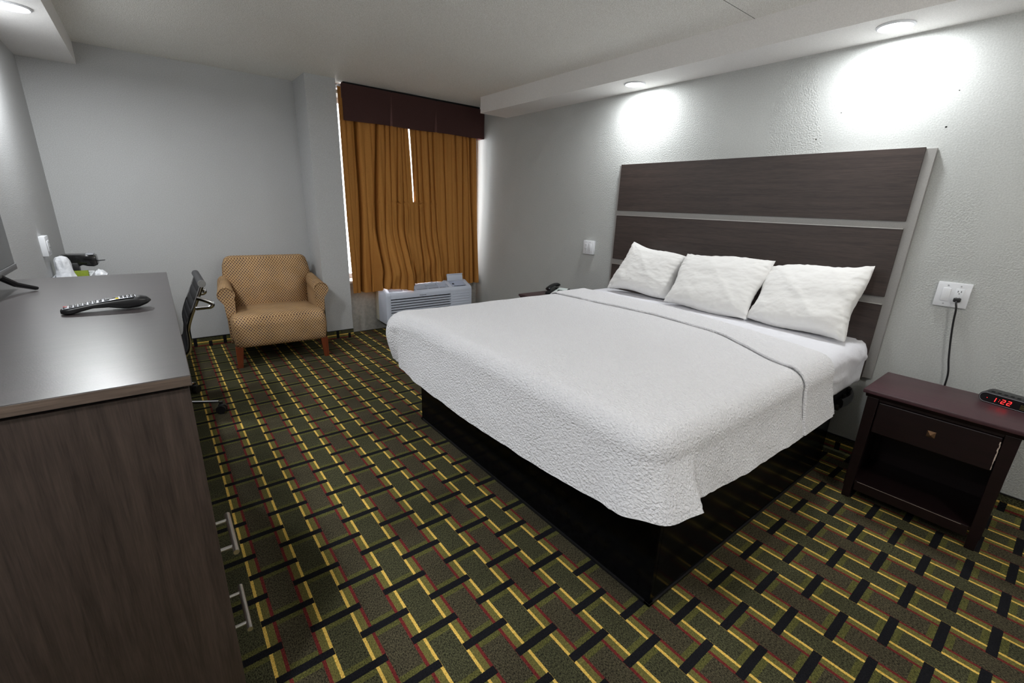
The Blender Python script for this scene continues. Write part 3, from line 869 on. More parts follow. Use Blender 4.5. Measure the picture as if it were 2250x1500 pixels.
b = bmesh.new(); hp = smoothpath([(-.10, .052, .050), (-.085, .052, .060), (-.04, .052, .073), (.02, .052, .080), (.07, .052, .078), (.10, .052, .070)], 5)
addtube(b, hp, [(.026 if (i < 6 or i > len(hp) - 7) else .023, .015) for i in range(len(hp))], 14)
addlathe(b, [(0, 0), (.02, 0), (.022, .02), (0, .022)], (-.082, .052, .038), 16); addlathe(b, [(0, 0), (.02, 0), (.022, .02), (0, .022)], (.078, .052, .056), 16)
part('handset', b, M['black'], ph)

# ================================================================== wall plates
def plate(label, loc, face, outlet_first, W=.128, Hh=.124, dep=.006, slots=True):
    """face=-1: on the right wall looking to -x; +1: on the left wall"""
    t = thing('switch_plate', label, 'light switch and socket', loc)
    s = face
    def bx(x0, x1, y0, y1, z0, z1, bv=.001): return box((min(s * x0, s * x1), y0, z0), (max(s * x0, s * x1), y1, z1), bv)
    part('cover_plate', bx(0, dep, -W / 2, W / 2, -Hh / 2, Hh / 2, .003), M['white'], t)
    oy = .024 if outlet_first else -.024
    rk = bx(dep, dep + .005, -oy - .016, -oy + .016, -.033, .033, .002); part('rocker_switch', rk, M['white'], t)
    oo = part('socket', bx(dep, dep + .0025, oy - .016, oy + .016, -.034, .034, .001), M['white'], t)
    if slots:
        for zc_ in (.017, -.017):
            b = bmesh.new()
            for dy in (-.006, .006): addbox(b, (min(s * (dep + .0024), s * (dep + .003)), oy + dy - .0012, zc_ - .001), (max(s * (dep + .0024), s * (dep + .003)), oy + dy + .0012, zc_ + .008))
            addbox(b, (min(s * (dep + .0024), s * (dep + .003)), oy - .002, zc_ - .009), (max(s * (dep + .0024), s * (dep + .003)), oy + .002, zc_ - .0055))
            sl = part('outlet_slots', b, M['dark'], None, smooth=False); sl.parent = oo
    for dy in (-.024, .024):
        for dz in (-.047, .047): 
            part('screw', box((min(s * dep, s * (dep + .0012)), dy - .003, dz - .003), (max(s * dep, s * (dep + .0012)), dy + .003, dz + .003), .001), M['silver'], t)
    return t
plate('white double wall plate with a plugged-in black cord above the near nightstand', (0, -4.616, 1.036), -1, False, dep=.013)
plate('white double wall plate on its raised box left of the headboard', (0, -2.127, 1.048), -1, True, .120, .122, .032)
plate('white double wall plate on the left wall above the coffee maker', (XL, -.836, 1.044), 1, True, .125, .125, .03)

cd_ = thing('power_cord', 'black power cord hanging from the wall socket behind the near nightstand', 'cord', (-.02, -4.640, 1.015))
b = bmesh.new(); addbox(b, (-.036, -4.655, 1.005), (-.0158, -4.627, 1.026), .005, 3); part('plug', b, M['black'], cd_, world=True)
part('cable', tube(smoothpath([(-.030, -4.641, 1.010), (-.040, -4.643, 1.0), (-.040, -4.650, .97), (-.032, -4.655, .90), (-.030, -4.668, .80), (-.030, -4.683, .71), (-.028, -4.697, .64), (-.028, -4.700, .57), (-.035, -4.70, .42), (-.05, -4.71, .30)], 6), .0042, 10), M['black'], cd_, world=True)

# ================================================================== curtains and valance
cr = thing('curtain_rod', 'white curtain rod with end cap at the left of the valance', 'curtain rod', (-.83, -.30, 2.40))
part('pole', tube([(-1.600, -.30, 2.405), (-.03, -.30, 2.405)], .008, 12), M['white'], cr, world=True)
b = bmesh.new(); addbox(b, (-1.632, -.335, 2.385), (-1.592, YW, 2.399), .003); addbox(b, (-1.632, -.335, 2.397), (-1.592, -.27, 2.414), .004)
part('end_bracket', b, M['white'], cr, world=True)
part('wall_bracket', box((-.03, -.31, 2.39), (-.012, YW, 2.41), .002), M['white'], cr, world=True)

va = thing('valance', 'maroon pleated box valance across the top of the window', 'valance', (-.8, -.35, 2.12))
pleats = [-1.607, -1.12, -.62, -.005]
def valz(x): return lut([(-1.607, 2.425), (-.005, 2.418)], x)
for k in range(3):
    x0, x1 = pleats[k] + (.002 if k else 0), pleats[k + 1] - .002
    def vf(u, v, x0=x0, x1=x1, k=k):
        x = lerp(x0, x1, u); z = lerp(valz(x), 2.112 + .003 * math.sin(x * 9), v)
        e = 0
        if k > 0: e += .006 * v * math.exp(-u * 26)
        if k < 2: e += .014 * v * math.exp(-(1 - u) * 26); x -= .013 * v * (u ** 8)
        if k > 0: x += .004 * v * ((1 - u) ** 8)
        return (x, -.362 - .004 * math.sin(u * PI) + e - .004 * v, z)
    bm = gridmesh(40, 16, vf); bmesh.ops.solidify(bm, geom=bm.faces[:], thickness=.004)
    part('pleat_panel', bm, M['valance'], va, world=True, angle=60)
part('light_block_board', box((-1.585, -.352, 2.4175), (-.06, -.300, 2.4392)), M['dark'], va, world=True, smooth=False)  # added dark board that blocks window light in the gap above the valance
b = box((-1.607, -.356, 2.409), (-.005, -.338, 2.4165)); addbox(b, (-1.60, -.3575, 2.118), (-.012, -.3555, 2.410)); addbox(b, (-.010, -.36, 2.113), (-.004, YW, 2.408)); addbox(b, (-1.607, -.36, 2.30), (-1.603, -.335, 2.408))
part('inner_return', b, M['valance'], va, world=True, smooth=False)

VAL_L = [(-1.575, -1.585, .022, .010), (-1.525, -1.54, .02, .02), (-1.468, -1.502, .085, .012), (-1.40, -1.43, .02, .025), (-1.262, -1.342, .085, .014), (-1.335, -1.39, .012, .02), (-1.19, -1.26, .05, .012),
         (-1.13, -1.18, .045, .010), (-1.06, -1.10, .05, .012), (-1.015, -1.02, .05, .010), (-.975, -.96, .035, .008)]
VAL_R = [(-.885, -.90, .02, .010), (-.845, -.83, .045, .012), (-.79, -.74, .06, .016), (-.715, -.665, .045, .012), (-.645, -.61, .05, .010), (-.585, -.55, .02, .02), (-.51, -.49, .045, .018),
         (-.43, -.40, .018, .02), (-.36, -.33, .05, .013), (-.28, -.25, .04, .015), (-.215, -.17, .04, .012), (-.165, -.105, .075, .014)]
def folds(x, z, seed):
    """deep narrow valleys between full rounded pleats; returns how far the cloth stands forward"""
    V = VAL_L if seed < 1 else VAL_R
    t = (2.12 - z) / 1.66; k = 0.026; dx = 0.0
    for xt, xb, d, w in V:
        c = lerp(xt, xb, t) + .006 * math.sin(z * 3 + xt * 40); q = (x - c) / w
        dd = (d * 1.1 if d > .07 else d * .75) * (1 + .25 * math.sin(z * 2.2 + xt * 31)); w = w * (.85 if d > .07 else 1.1)
        # sharp on one side, soft on the other
        k -= 1.3 * dd * math.exp(-abs(q) ** (2.6 if q > 0 else 1.5) * (1.2 if q > 0 else .8)); dx -= 1.2 * w * q * math.exp(-q * q * .6)
    k += .003 * math.sin(x * 60 + 2 * math.sin(z * 1.3)) + .004 * math.sin(x * 131 + z * 1.5)
    return k, dx
def curtain_panel(name, xl, xr, hem, label, seed, push):
    t = thing('curtain', label, 'curtain', ((xl(1) + xr(1)) / 2, -.32, .47), group=None)
    def f(u, v, back=0.0):
        zt_ = 2.395
        # bottom depends on x
        xb = lerp(xl(.5), xr(.5), u); zb = hem(xb)
        z = lerp(zt_, zb, v); x = lerp(xl(z), xr(z), u)
        k_, dx_ = folds(x, z, seed); y = -.320 - k_ * (.8 + .2 * v) + back; x += dx_
        pz, py = push(x)
        w = sstep(1.15, pz, z)
        y += w * py
        if py < -.05: # bunched and creased where the cloth rests on the unit
            c = sstep(.95, .6, z)
            y -= c * .007 * math.sin((x + .85) * 17 - (z - .5) * 11) * math.cos(x * 6)
            y -= c * .020 * (abs(math.sin((x - .7 * (z - .5)) * 11 + seed)) ** 6)
            x += c * .006 * math.sin(z * 17 + x * 8)
        return (x, y, z)
    bm = gridmesh(460, 110, lambda u, v: f(u, v))
    bmesh.ops.recalc_face_normals(bm, faces=bm.faces)
    part('cloth', bm, M['curtain'], t, world=True, angle=80)
    # hem tube gives the bottom edge thickness
    pts = [f(i / 150, 1.0) for i in range(151)]
    part('hem', tube(pts, .0022, 6), M['curtain'], t, world=True)
    return t
def hemL(x): return lut([(-1.63, .455), (-1.372, .452), (-1.368, .470), (-1.35, .506), (-1.25, .500), (-1.12, .490), (-1.055, .474), (-1.035, .470), (-1.02, .520), (-.9, .524)], x)
def hemR(x): return lut([(-1.0, .524), (-.6, .522), (-.3, .522), (-.275, .51), (-.262, .455), (-.03, .452)], x)
def pushL(x):
    a = lut([(-1.39, 0), (-1.36, -.16), (-1.05, -.215), (-1.03, -.20), (-.98, -.10), (-.8, -.085)], x); return .62, a
def pushR(x):
    a = lut([(-1.0, -.080), (-.62, -.080), (-.56, -.035), (-.30, -.035), (-.26, 0)], x); return .62, a
def xlL(z): return lut([(.45, -1.622), (1.2, -1.636), (2.4, -1.640)], z)
def xrL(z): return lut([(.45, -.86), (1.33, -.87), (1.372, -.88), (1.392, -.912), (1.75, -.925), (2.4, -.955)], z)
def xlR(z): return lut([(.45, -1.0), (1.33, -.96), (1.372, -.93), (1.392, -.898), (1.75, -.912), (2.4, -.942)], z)
def xrR(z): return lut([(.45, -.045), (1.4, -.085), (2.1, -.105), (2.4, -.11)], z)
curtain_panel('curtain', xlL, xrL, hemL, 'left ochre curtain, its hem bunched over the air conditioner', .4, pushL)
curtain_panel('curtain', xlR, xrR, hemR, 'right ochre curtain reaching the corner by the headboard wall', 2.3, pushR)

# ================================================================== air conditioner
ac = thing('air_conditioner', 'white through-wall air conditioner below the ochre curtains, control lid open', 'air conditioner', (-.82, -.45, .115))
AX0, AX1 = -1.357, -.290
side = [(-.345, .125), (-.345, .505), (-.375, .522), (-.41, .520), (-.545, .462), (-.556, .450), (-.562, .43), (-.562, .14), (-.552, .122)]
# shell: ends plus strips around the openings
b = bmesh.new()
LX0, LX1 = -1.305, -.575
addprism(b, side, 0, AX0, LX0, bevel=.004); addprism(b, side, 0, LX1, AX1, bevel=.004)
addprism(b, [(-.345, .44), (-.345, .505), (-.375, .522), (-.41, .520), (-.425, .5135), (-.425, .44)], 0, LX0, LX1)
addprism(b, [(-.530, .44), (-.530, .4685), (-.545, .462), (-.556, .450), (-.562, .43), (-.562, .395), (-.545, .395)], 0, LX0, LX1)
addbox(b, (LX0, -.560, .122), (LX1, -.35, .136))
part('front_cover', b, M['acwhite'], ac, world=True, angle=30)
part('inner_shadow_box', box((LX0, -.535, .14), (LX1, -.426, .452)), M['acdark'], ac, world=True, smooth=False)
b = bmesh.new()
for k in range(5):
    y = -.513 + k * .0215; z = .4665 + (y + .53) * .42
    addprism(b, [(y, z - .004), (y + .004, z - .004), (y + .006, z), (y + .001, z)], 0, LX0, LX1)
for x in (-1.14, -.99, -.84, -.70): addprism(b, [(-.531, .452), (-.424, .496), (-.424, .508), (-.531, .464)], 0, x - .002, x + .002)
part('top_louvres', b, M['acwhite'], ac, world=True, smooth=False)
b = bmesh.new()
for k in range(9):
    z = .372 - k * .0282
    addprism(b, [(-.560, z - .008), (-.545, z - .012), (-.545, z + .006), (-.562, z + .012)], 0, LX0, LX1)
part('front_grille', b, M['acwhite'], ac, world=True, smooth=False)
b = bmesh.new()
for k in range(8): addbox(b, (-.555, -.5645, .385 - k * .03), (-.325, -.561, .395 - k * .03), .0015)
part('side_ridges', b, M['acwhite'], ac, world=True)
b = bmesh.new(); addprism(b, [(-.535, .4695), (-.440, .5100), (-.440, .5120), (-.535, .4715)], 0, -.535, -.345); cp = part('control_panel', b, simple('control_panel_grey', srgb(180, 190, 212), .5), ac, world=True, smooth=False)
b = bmesh.new(); addprism(b, [(-.500, .4865), (-.482, .494), (-.482, .497), (-.500, .489)], 0, -.515, -.490); addprism(b, [(-.536, .470), (-.532, .472), (-.532, .475), (-.536, .473)], 0, -.515, -.36)
d_ = part('display', b, M['acdark'], None, smooth=False); d_.data.transform(mat_of(cp).inverted()); d_.parent = cp
b = bmesh.new(); addprism(b, [(-.432, .516), (-.425, .516), (-.418, .560), (-.408, .590), (-.414, .598), (-.424, .600), (-.428, .592), (-.418, .588), (-.426, .560)], 0, -.545, -.335, bevel=.001)
part('open_lid', b, M['acwhite'], ac, world=True, angle=30)
part('wall_sleeve', box((AX0 + .012, -.344, .118), (AX1 - .012, YW - .002, .49), .002), M['beige'], ac, world=True, smooth=False)
def text_mesh(s, size, mtx, mat, name, parent, ext=.0003):
    c = bpy.data.curves.new('txt', 'FONT'); c.body = s; c.size = size; c.extrude = ext; c.align_x = 'CENTER'
    o = bpy.data.objects.new('txt', c); link(o)
    bpy.context.view_layer.update()
    me = bpy.data.meshes.new_from_object(o.evaluated_get(bpy.context.evaluated_depsgraph_get()))
    bpy.data.objects.remove(o); bpy.data.curves.remove(c)
    me.transform(mtx); me.name = name
    me.transform(mat_of(parent).inverted())
    me.materials.clear(); me.materials.append(mat)
    r = bpy.data.objects.new(name, me); r.parent = parent; return link(r)
text_mesh('FRIGIDAIRE', .016, Matrix.Translation((-.93, -.5628, .408)) @ Matrix.Rotation(PI / 2, 4, 'X'), M['acdark'], 'lettering', ac)

# ================================================================== armchair
ar = thing('armchair', 'wide tan armchair with diamond-pattern fabric and rolled arms in the back corner', 'armchair', (-2.398, -.478, 0), math.radians(-4.5))
F = M['fabric']
def seatfn():
    bm = bmesh.new(); rings = []
    # side profile (y,z) closed loop with big rounded front
    P = []
    yb_, yfz = .27, -.385
    for k in range(9): a = PI / 2 * k / 8; P.append((yfz + .085 - .085 * math.sin(a) * 1.0, .435 - .085 + .085 * math.cos(a)))
    # P goes from top-front start to front face
    prof_ = [(yb_, .41), (.12, .425), (-.05, .436), (-.18, .438)] + P + [(yfz, .26), (yfz + .004, .205), (yfz + .012, .176), (yfz + .03, .168), (yb_, .168)]
    n = 40
    for i in range(n + 1):
        u = i / n; xx = -1 + 2 * u
        ring = []
        for y, z in prof_:
            hw = .372 if y < -.19 else lerp(.372, .33, sstep(-.19, -.13, y))
            e = max(0, abs(xx) - .86) / .14
            rnd = .045 * (1 - math.sqrt(max(0, 1 - e * e)))
            zz = z - (rnd if z > .30 else 0) + (.010 * (1 - xx * xx) if z > .4 else 0)
            yy = y + (rnd if y < -.25 else 0)
            if z < .3: hwz = hw * (.965 + .035 * (z - .168) / .14)
            else: hwz = hw
            ring.append(bm.verts.new((xx * hwz, yy, zz)))
        rings.append(ring)
    m_ = len(prof_)
    for a, c in zip(rings, rings[1:]):
        for k in range(m_): bm.faces.new((a[k], c[k], c[(k + 1) % m_], a[(k + 1) % m_]))
    bm.faces.new(rings[0]); bm.faces.new(rings[-1][::-1])
    bmesh.ops.recalc_face_normals(bm, faces=bm.faces); return bm
part('seat', seatfn(), F, ar, uv=1.0, angle=60)
# back: rounded shape, leaning
def backbm():
    bm = bmesh.new(); n = 44; m_ = 30; rows = []
    for i in range(n):
        u = i / (n - 1) * 2 - 1
        col = []
        for j in range(m_):
            v = j / (m_ - 1)
            # closed loop in the (thickness,height) plane: up the front, over the top, down the back
            if v < .5: h = v / .5; s = 0
            elif v < .62: h = 1; s = (v - .5) / .12
            else: h = 1 - (v - .62) / .38; s = 1
            top = .868
            # corner rounding of the outline: lower height near the sides
            e = max(0, abs(u) - .78) / .22; top_u = top - .085 * (1 - math.sqrt(max(0, 1 - e * e)))
            bulge = .05 * math.sin(PI * min(1, h)) ** .7 * (1 - u ** 4)
            z = lerp(.38, top_u - .03, h) + (.03 * math.sin(PI * s) if 0 < s < 1 else 0) + (.0 if s else 0)
            yf_ = .165 + .085 * h - bulge + (.035 * (abs(u) ** 6))
            yb_ = .345 + .02 * h
            y = lerp(yf_, yb_, s if not (0 < s < 1) else .5 - .5 * math.cos(PI * s))
            hw = lerp(.30, .375, sstep(.1, .75, h)) if h < .75 else .375
            hw = lut([(0, .315), (.5, .335), (.68, .365), (.85, .372), (1, .362)], h)
            col.append(bm.verts.new((u * hw, y, z)))
        rows.append(col)
    for a, c in zip(rows, rows[1:]):
        for k in range(m_ - 1): bm.faces.new((a[k], a[k + 1], c[k + 1], c[k]))
        bm.faces.new((a[m_ - 1], a[0], c[0], c[m_ - 1]))
    bm.faces.new(rows[0][::-1]); bm.faces.new(rows[-1])
    bmesh.ops.recalc_face_normals(bm, faces=bm.faces); return bm
part('backrest', backbm(), F, ar, uv=1.0, angle=50)
for sx in (-1, 1):
    # rolled arm, profile in (x,z), lofted along y, widening to the front
    pr_ = []
    cx_, cz_, r_ = .372, .598, .062
    for k in range(15):
        a = math.radians(-35 + 250 * k / 14) ; pr_.append((cx_ + r_ * math.cos(a), cz_ + r_ * math.sin(a)))
    pr_ = [(.375, .20), (.385, .40), (.392, .52)] + [p for p in pr_] + [(.315, .52), (.318, .40), (.312, .20)]
    bm = bmesh.new(); rings = []
    ys = [-.215, -.205, -.19, -.10, 0, .10, .20, .30]
    for y in ys:
        t = (y + .215) / .515; sc = 1 if y > -.2 else (.985 if y > -.21 else .95); dz = .028 * t
        rr = 1 - .18 * t
        rings.append([bm.verts.new((sx * (.35 + (x - .35) * sc * (rr if z > .5 else 1)), y, .4 + (z - .4) * sc + (dz if z > .5 else dz * .3))) for x, z in pr_])
    for a, c in zip(rings, rings[1:]):
        for k in range(len(pr_)): bm.faces.new((a[k], c[k], c[(k + 1) % len(pr_)], a[(k + 1) % len(pr_)]))
    bm.faces.new(rings[0]); bm.faces.new(rings[-1][::-1]); bmesh.ops.recalc_face_normals(bm, faces=bm.faces)
    ap = part('arm', bm, F, ar, uv=1.0, angle=45)
    # piped cord round the arm front
    pts = [(sx * x, -.216, z) for x, z in pr_[1:-2]]
    w_ = part('piping', tube(pts, .004, 8), F, None, uv=1.0); w_.parent = ap
for sx in (-1, 1): part('outer_side', box((sx * .372 - .012, -.20, .172), (sx * .372 + .010, .30, .40), .006), F, ar, uv=1.0)
for lx, ly, dx, dy in ((-.335, -.345, -.012, -.015), (.335, -.345, .010, -.012), (-.325, .275, 0, .03), (.325, .275, 0, .03)):
    b = bmesh.new(); t_, b_ = [], []
    for a, c in ((-1, -1), (1, -1), (1, 1), (-1, 1)):
        t_.append(b.verts.new((lx + a * .029, ly + c * .029, .178))); b_.append(b.verts.new((lx + dx + a * .019, ly + dy + c * .019, 0)))
    b.faces.new(t_); b.faces.new(b_[::-1])
    for k in range(4): b.faces.new((t_[k], b_[k], b_[(k + 1) % 4], t_[(k + 1) % 4]))
    bmesh.ops.recalc_face_normals(b, faces=b.faces)
    part('leg', b, M['leg_wood'], ar, smooth=False)

# ================================================================== dresser
DX0, DX1, DY0, DY1, DZ = XL + .008, -3.156, -3.950, -2.411, 1.050
dr = thing('dresser', 'tall dark walnut dresser filling the left foreground, television and remote on top', 'dresser', ((DX0 + DX1) / 2, (DY0 + DY1) / 2, 0))
part('top', box((DX0, DY0, DZ - .022), (DX1, DY1, DZ), .0012), [M['dresser_top']], dr, world=True, smooth=False)
part('top_edge', box((DX0, DY0 - .0012, DZ - .0215), (DX1 - .001, DY0 - .0001, DZ - .0015), .0004), M['dresser_edge'], dr, world=True, smooth=False)
part('gap_strip', box((DX0 + .01, DY0 + .012, DZ - .028), (DX1 - .014, DY1 - .01, DZ - .022)), M['dark'], dr, world=True, smooth=False)
bx1 = -3.162
part('end_panel', box((DX0, DY0 + .004, 0), (bx1, DY0 + .024, DZ - .0285), .001), M['dresser'], dr, world=True, smooth=False)
part('end_panel', box((DX0, DY1 - .024, 0), (bx1, DY1 - .004, DZ - .0285), .001), M['dresser'], dr, world=True, smooth=False)
part('divider', box((DX0, -3.40, 0.07), (bx1 - .02, -3.38, DZ - .0285)), M['dresser'], dr, world=True, smooth=False)
part('back_panel', box((DX0, DY0 + .024, .07), (DX0 + .008, DY1 - .024, DZ - .0285)), M['dresser'], dr, world=True, smooth=False)
part('plinth', box((DX0 + .05, DY0 + .025, 0), (bx1 - .04, DY1 - .025, .07)), M['dresser'], dr, world=True, smooth=False)
part('shelf', box((DX0 + .009, DY0 + .025, .60), (bx1 - .02, -3.401, .62)), M['dresser'], dr, world=True, smooth=False)
part('shelf', box((DX0 + .009, -3.379, .55), (bx1 - .02, DY1 - .025, .57)), M['dresser'], dr, world=True, smooth=False)
for z0, z1, hz in ((.335, .595, .477), (.075, .330, .206)):
    d = part('drawer', box((DX1 - .40, DY0 + .026, z0), (bx1 + .0, -3.402, z1), .001), M['dresser'], dr, world=True, smooth=False)
    h = bmesh.new(); yc = -3.690; xb_ = bx1
    addtube(h, [(xb_ + .034, yc - .094, hz), (xb_ + .034, yc + .094, hz)], .0075, 14)
    for dy in (-.064, .064): addtube(h, [(xb_ - .001, yc + dy, hz), (xb_ + .034, yc + dy, hz)], .0055, 10)
    hh = part('bar_handle', h, M['steel'], None); hh.data.transform(mat_of(d).inverted()); hh.parent = d

# television
tv = thing('television', 'flat black television at the left edge standing on splayed feet on the dresser', 'television', (-3.62, -3.05, DZ))
TX = -3.592; TY1 = -2.590; TY0 = -3.52; TZ0 = 1.112; TZ1 = 1.655
part('housing', box((TX - .045, TY0, TZ0), (TX, TY1, TZ1), .004), M['black'], tv, world=True)
part('screen', box((TX - .001, TY0 + .008, TZ0 + .022), (TX + .0012, TY1 - .008, TZ1 - .008), .0005), M['screen'], tv, world=True, smooth=False)
b = bmesh.new(); addbox(b, (TX + .0, TY0 + .001, TZ0 + .001), (TX + .004, TY1 - .001, TZ0 + .021), .001)
part('lower_bezel', b, simple('grey_bezel', srgb(96, 96, 98), .4), tv, world=True)
for ty, s in ((-2.86, 1), (-3.30, -1)):
    b = bmesh.new()
    addtube(b, [(TX - .015, ty + s * .04, TZ0 + .012), (TX + .02, ty + s * .085, TZ0 - .030), (-3.533, ty + s * .131, DZ + .0085)], [(.016, .010), (.013, .009), (.011, .007)], 8)
    addtube(b, [(TX - .025, ty + s * .04, TZ0 + .012), (TX - .06, ty + s * .085, TZ0 - .030), (TX - .095, ty + s * .131, DZ + .0085)], [(.016, .010), (.013, .009), (.011, .007)], 8)
    part('foot', b, M['black'], tv, world=True)

# remote control
rm = thing('remote_control', 'black television remote with silver keypad face lying on the dresser', 'remote control', (-3.316, -3.205, DZ), math.radians(5))
L_ = .208
def rc(t):   # t 0 left (top of remote) .. 1 right; returns bottom z, top z, half width
    zb = lut([(0, .004), (.04, .001), (.10, .0), (.22, .006), (.34, .012), (.5, .0105), (.62, .005), (.72, .002), (.85, .004), (.95, .012), (1, .020)], t)
    zt_ = lut([(0, .014), (.05, .019), (.3, .027), (.55, .034), (.75, .038), (.88, .038), (.96, .033), (1, .024)], t)
    hw = lut([(0, .012), (.03, .019), (.08, .0225), (.3, .023), (.6, .0245), (.85, .025), (.94, .021), (1, .009)], t)
    return zb, zt_, hw
bm = bmesh.new(); rings = []; NS = 48
for i in range(NS + 1):
    t = i / NS; zb, zt_, hw = rc(t); x = -L_ / 2 + L_ * t; ring = []
    for k in range(24):
        a = 2 * PI * k / 24; ca, sa = math.cos(a), math.sin(a)
        yy = hw * math.copysign(abs(ca) ** .55, ca); zz = (zb + zt_) / 2 + (zt_ - zb) / 2 * math.copysign(abs(sa) ** .6, sa)
        ring.append(bm.verts.new((x, yy, zz)))
    rings.append(ring)
for a, c in zip(rings, rings[1:]):
    for k in range(24): bm.faces.new((a[k], c[k], c[(k + 1) % 24], a[(k + 1) % 24]))
bm.faces.new(rings[0]); bm.faces.new(rings[-1][::-1]); bmesh.ops.recalc_face_normals(bm, faces=bm.faces)
part('body', bm, M['black'], rm, angle=60)
def facefn(u, v):
    t = lerp(.025, .83, u); zb, zt_, hw = rc(t)
    w = hw * .86 * (1 if .05 < u < .97 else .8)
    return (-L_ / 2 + L_ * t, (2 * v - 1) * w, zt_ + .0009 - .0012 * abs(2 * v - 1) ** 6)
bm = gridmesh(40, 9, facefn); bmesh.ops.recalc_face_normals(bm, faces=bm.faces)
fp = part('keypad_face', bm, M['silver'], rm)
def btn(t, y, sx_, sy_, mt_):
    zb, zt_, hw = rc(t); x = -L_ / 2 + L_ * t
    o_ = part('key', box((x - sx_, y - sy_, zt_ - .0005), (x + sx_, y + sy_, zt_ + .0026), .001), mt_, None); o_.parent = rm
btn(.055, .008, .0045, .0035, M['red']); btn(.055, -.008, .0045, .0035, M['black'])
for i, t in enumerate((.115, .165, .215, .265, .32, .37, .43)):
    for y in (-.0125, 0, .0125): btn(t, y, .0038, .0042, M['black'])
for y in (-.012, 0.012): btn(.50, y, .006, .005, M['black'])
btn(.55, 0, .010, .010, M['black'])
btn(.615, -.015, .004, .0035, M['yellow']); btn(.615, .0, .004, .0035, M['black'])
for t in (.665, .71, .755, .80):
    for y in (-.0125, 0, .0125): btn(t, y, .0036, .0042, M['black'])

# ================================================================== desk, coffee things, office chair
dk = thing('desk', 'low desk between the dresser and the back wall, hidden behind the dresser', 'desk', (-3.49, -1.36, 0))
DKZ = .755
part('desktop', box((DX0, DY1 + .005, DKZ - .025), (-3.215, -.42, DKZ), .001), M['dresser_top'], dk, world=True, smooth=False)
for y in (DY1 + .02, -.445): part('leg_panel', box((DX0, y, 0), (-3.235, y + .022, DKZ - .0255), .001), M['dresser'], dk, world=True, smooth=False)

tr = thing('serving_tray', 'white bin-shaped tray behind the dresser holding the bagged ice bucket', 'tray', (-3.675, -.70, DKZ))
b = bmesh.new(); lo, hi = (-3.752, -.86, DKZ + .0), (-3.565, -.56, DKZ + .080)
addbox(b, (lo[0], lo[1], lo[2]), (hi[0], hi[1], lo[2] + .006), .002)
for a, c in (((lo[0], lo[1]), (hi[0], lo[1])), ((hi[0], lo[1]), (hi[0], hi[1])), ((hi[0], hi[1]), (lo[0], hi[1])), ((lo[0], hi[1]), (lo[0], lo[1]))):
    addtube(b, [(a[0], a[1], lo[2] + .078), (c[0], c[1], lo[2] + .078)], .004, 8)
    addbox(b, (min(a[0], c[0]) - .001, min(a[1], c[1]) - .001, lo[2]), (max(a[0], c[0]) + .001, max(a[1], c[1]) + .001, lo[2] + .080))
part('tray_shell', b, M['white'], tr, world=True)
ib = thing('ice_bucket', 'ice bucket wrapped in a crumpled white plastic bag on the tray', 'ice bucket', (-3.695, -.72, DKZ + .0065))
bm = bmesh.new(); rings = []
for j in range(22):
    v = j / 21; r = lut([(0, .054), (.25, .052), (.5, .046), (.7, .041), (.85, .037), (.95, .028), (1, .006)], v); ring = []
    for k in range(40):
        a = 2 * PI * k / 40
        rr = r * (1 + .10 * fbm((math.cos(a) * 2, math.sin(a) * 2, v * 3), 4) + .05 * math.sin(a * 7 + v * 6))
        ring.append(bm.verts.new((-3.695 + rr * math.cos(a) - .006 * v, -.72 + rr * math.sin(a), DKZ + .007 + v * .203 + .006 * fbm((a, v * 4, 2), 2) * (0 if v < .1 else 1))))
    rings.append(ring)
for a, c in zip(rings, rings[1:]):
    for k in range(40): bm.faces.new((a[k], a[(k + 1) % 40], c[(k + 1) % 40], c[k]))
bm.faces.new(rings[0][::-1]); bm.faces.new(rings[-1]); bmesh.ops.recalc_face_normals(bm, faces=bm.faces)
part('plastic_bag', bm, M['bag'], ib, world=True, angle=25)
cm = thing('coffee_maker', 'black coffee maker with overhanging head behind the dresser', 'coffee maker', (-3.62, -.42, DKZ))
b = bmesh.new(); addbox(b, (-3.70, -.56, DKZ + .0005), (-3.56, -.43, DKZ + .022), .006); part('base', b, M['black'], cm, world=True)
b = bmesh.new(); addbox(b, (-3.715, -.50, DKZ + .02), (-3.645, -.43, DKZ + .135), .008); part('column', b, M['black'], cm, world=True)
b = bmesh.new(); CH = 1
addprism(b, [(-3.742, .862), (-3.742, .940), (-3.70, .947), (-3.60, .946), (-3.545, .938), (-3.540, .870), (-3.565, .858), (-3.60, .862), (-3.625, .872), (-3.645, .862)], 1, -.49, -.37, bevel=.006); part('head', b, simple('coffee_black_gloss', (0.008, 0.008, 0.008, 1), .12), cm, world=True)
b = box((-3.60, -.485, .943), (-3.555, -.375, .950), .003); part('lid_panel', b, M['silver'], cm, world=True)
b = bmesh.new(); addprism(b, [(-3.560, .890), (-3.500, .896), (-3.500, .899), (-3.560, .896)], 1, -.45, -.41); part('lever', b, M['black'], cm, world=True, smooth=False)
cc = thing('coffee_packet', 'olive green coffee packet box under the coffee maker head', 'packet', (-3.63, -.60, DKZ + .0065))
part('carton', box((-3.700, -.62, DKZ + .007), (-3.592, -.58, DKZ + .090), .002), M['green'], cc, world=True)
wp = thing('paper_wrapper', 'small crumpled white wrapper at the right of the tray', 'wrapper', (-3.535, -.55, DKZ))
bm = gridmesh(16, 16, lambda u, v: (-3.575 + .08 * u, -.59 + .08 * v, DKZ + .055 + .035 * max(0, math.sin(PI * u) * math.sin(PI * v)) + .010 * fbm((u * 4, v * 4, 4), 3)))
for v in list(bm.verts): pass
e_ = bmesh.ops.extrude_face_region(bm, geom=bm.faces[:])
for v in [g for g in e_['geom'] if isinstance(g, bmesh.types.BMVert)]: v.co.z = DKZ + .0005
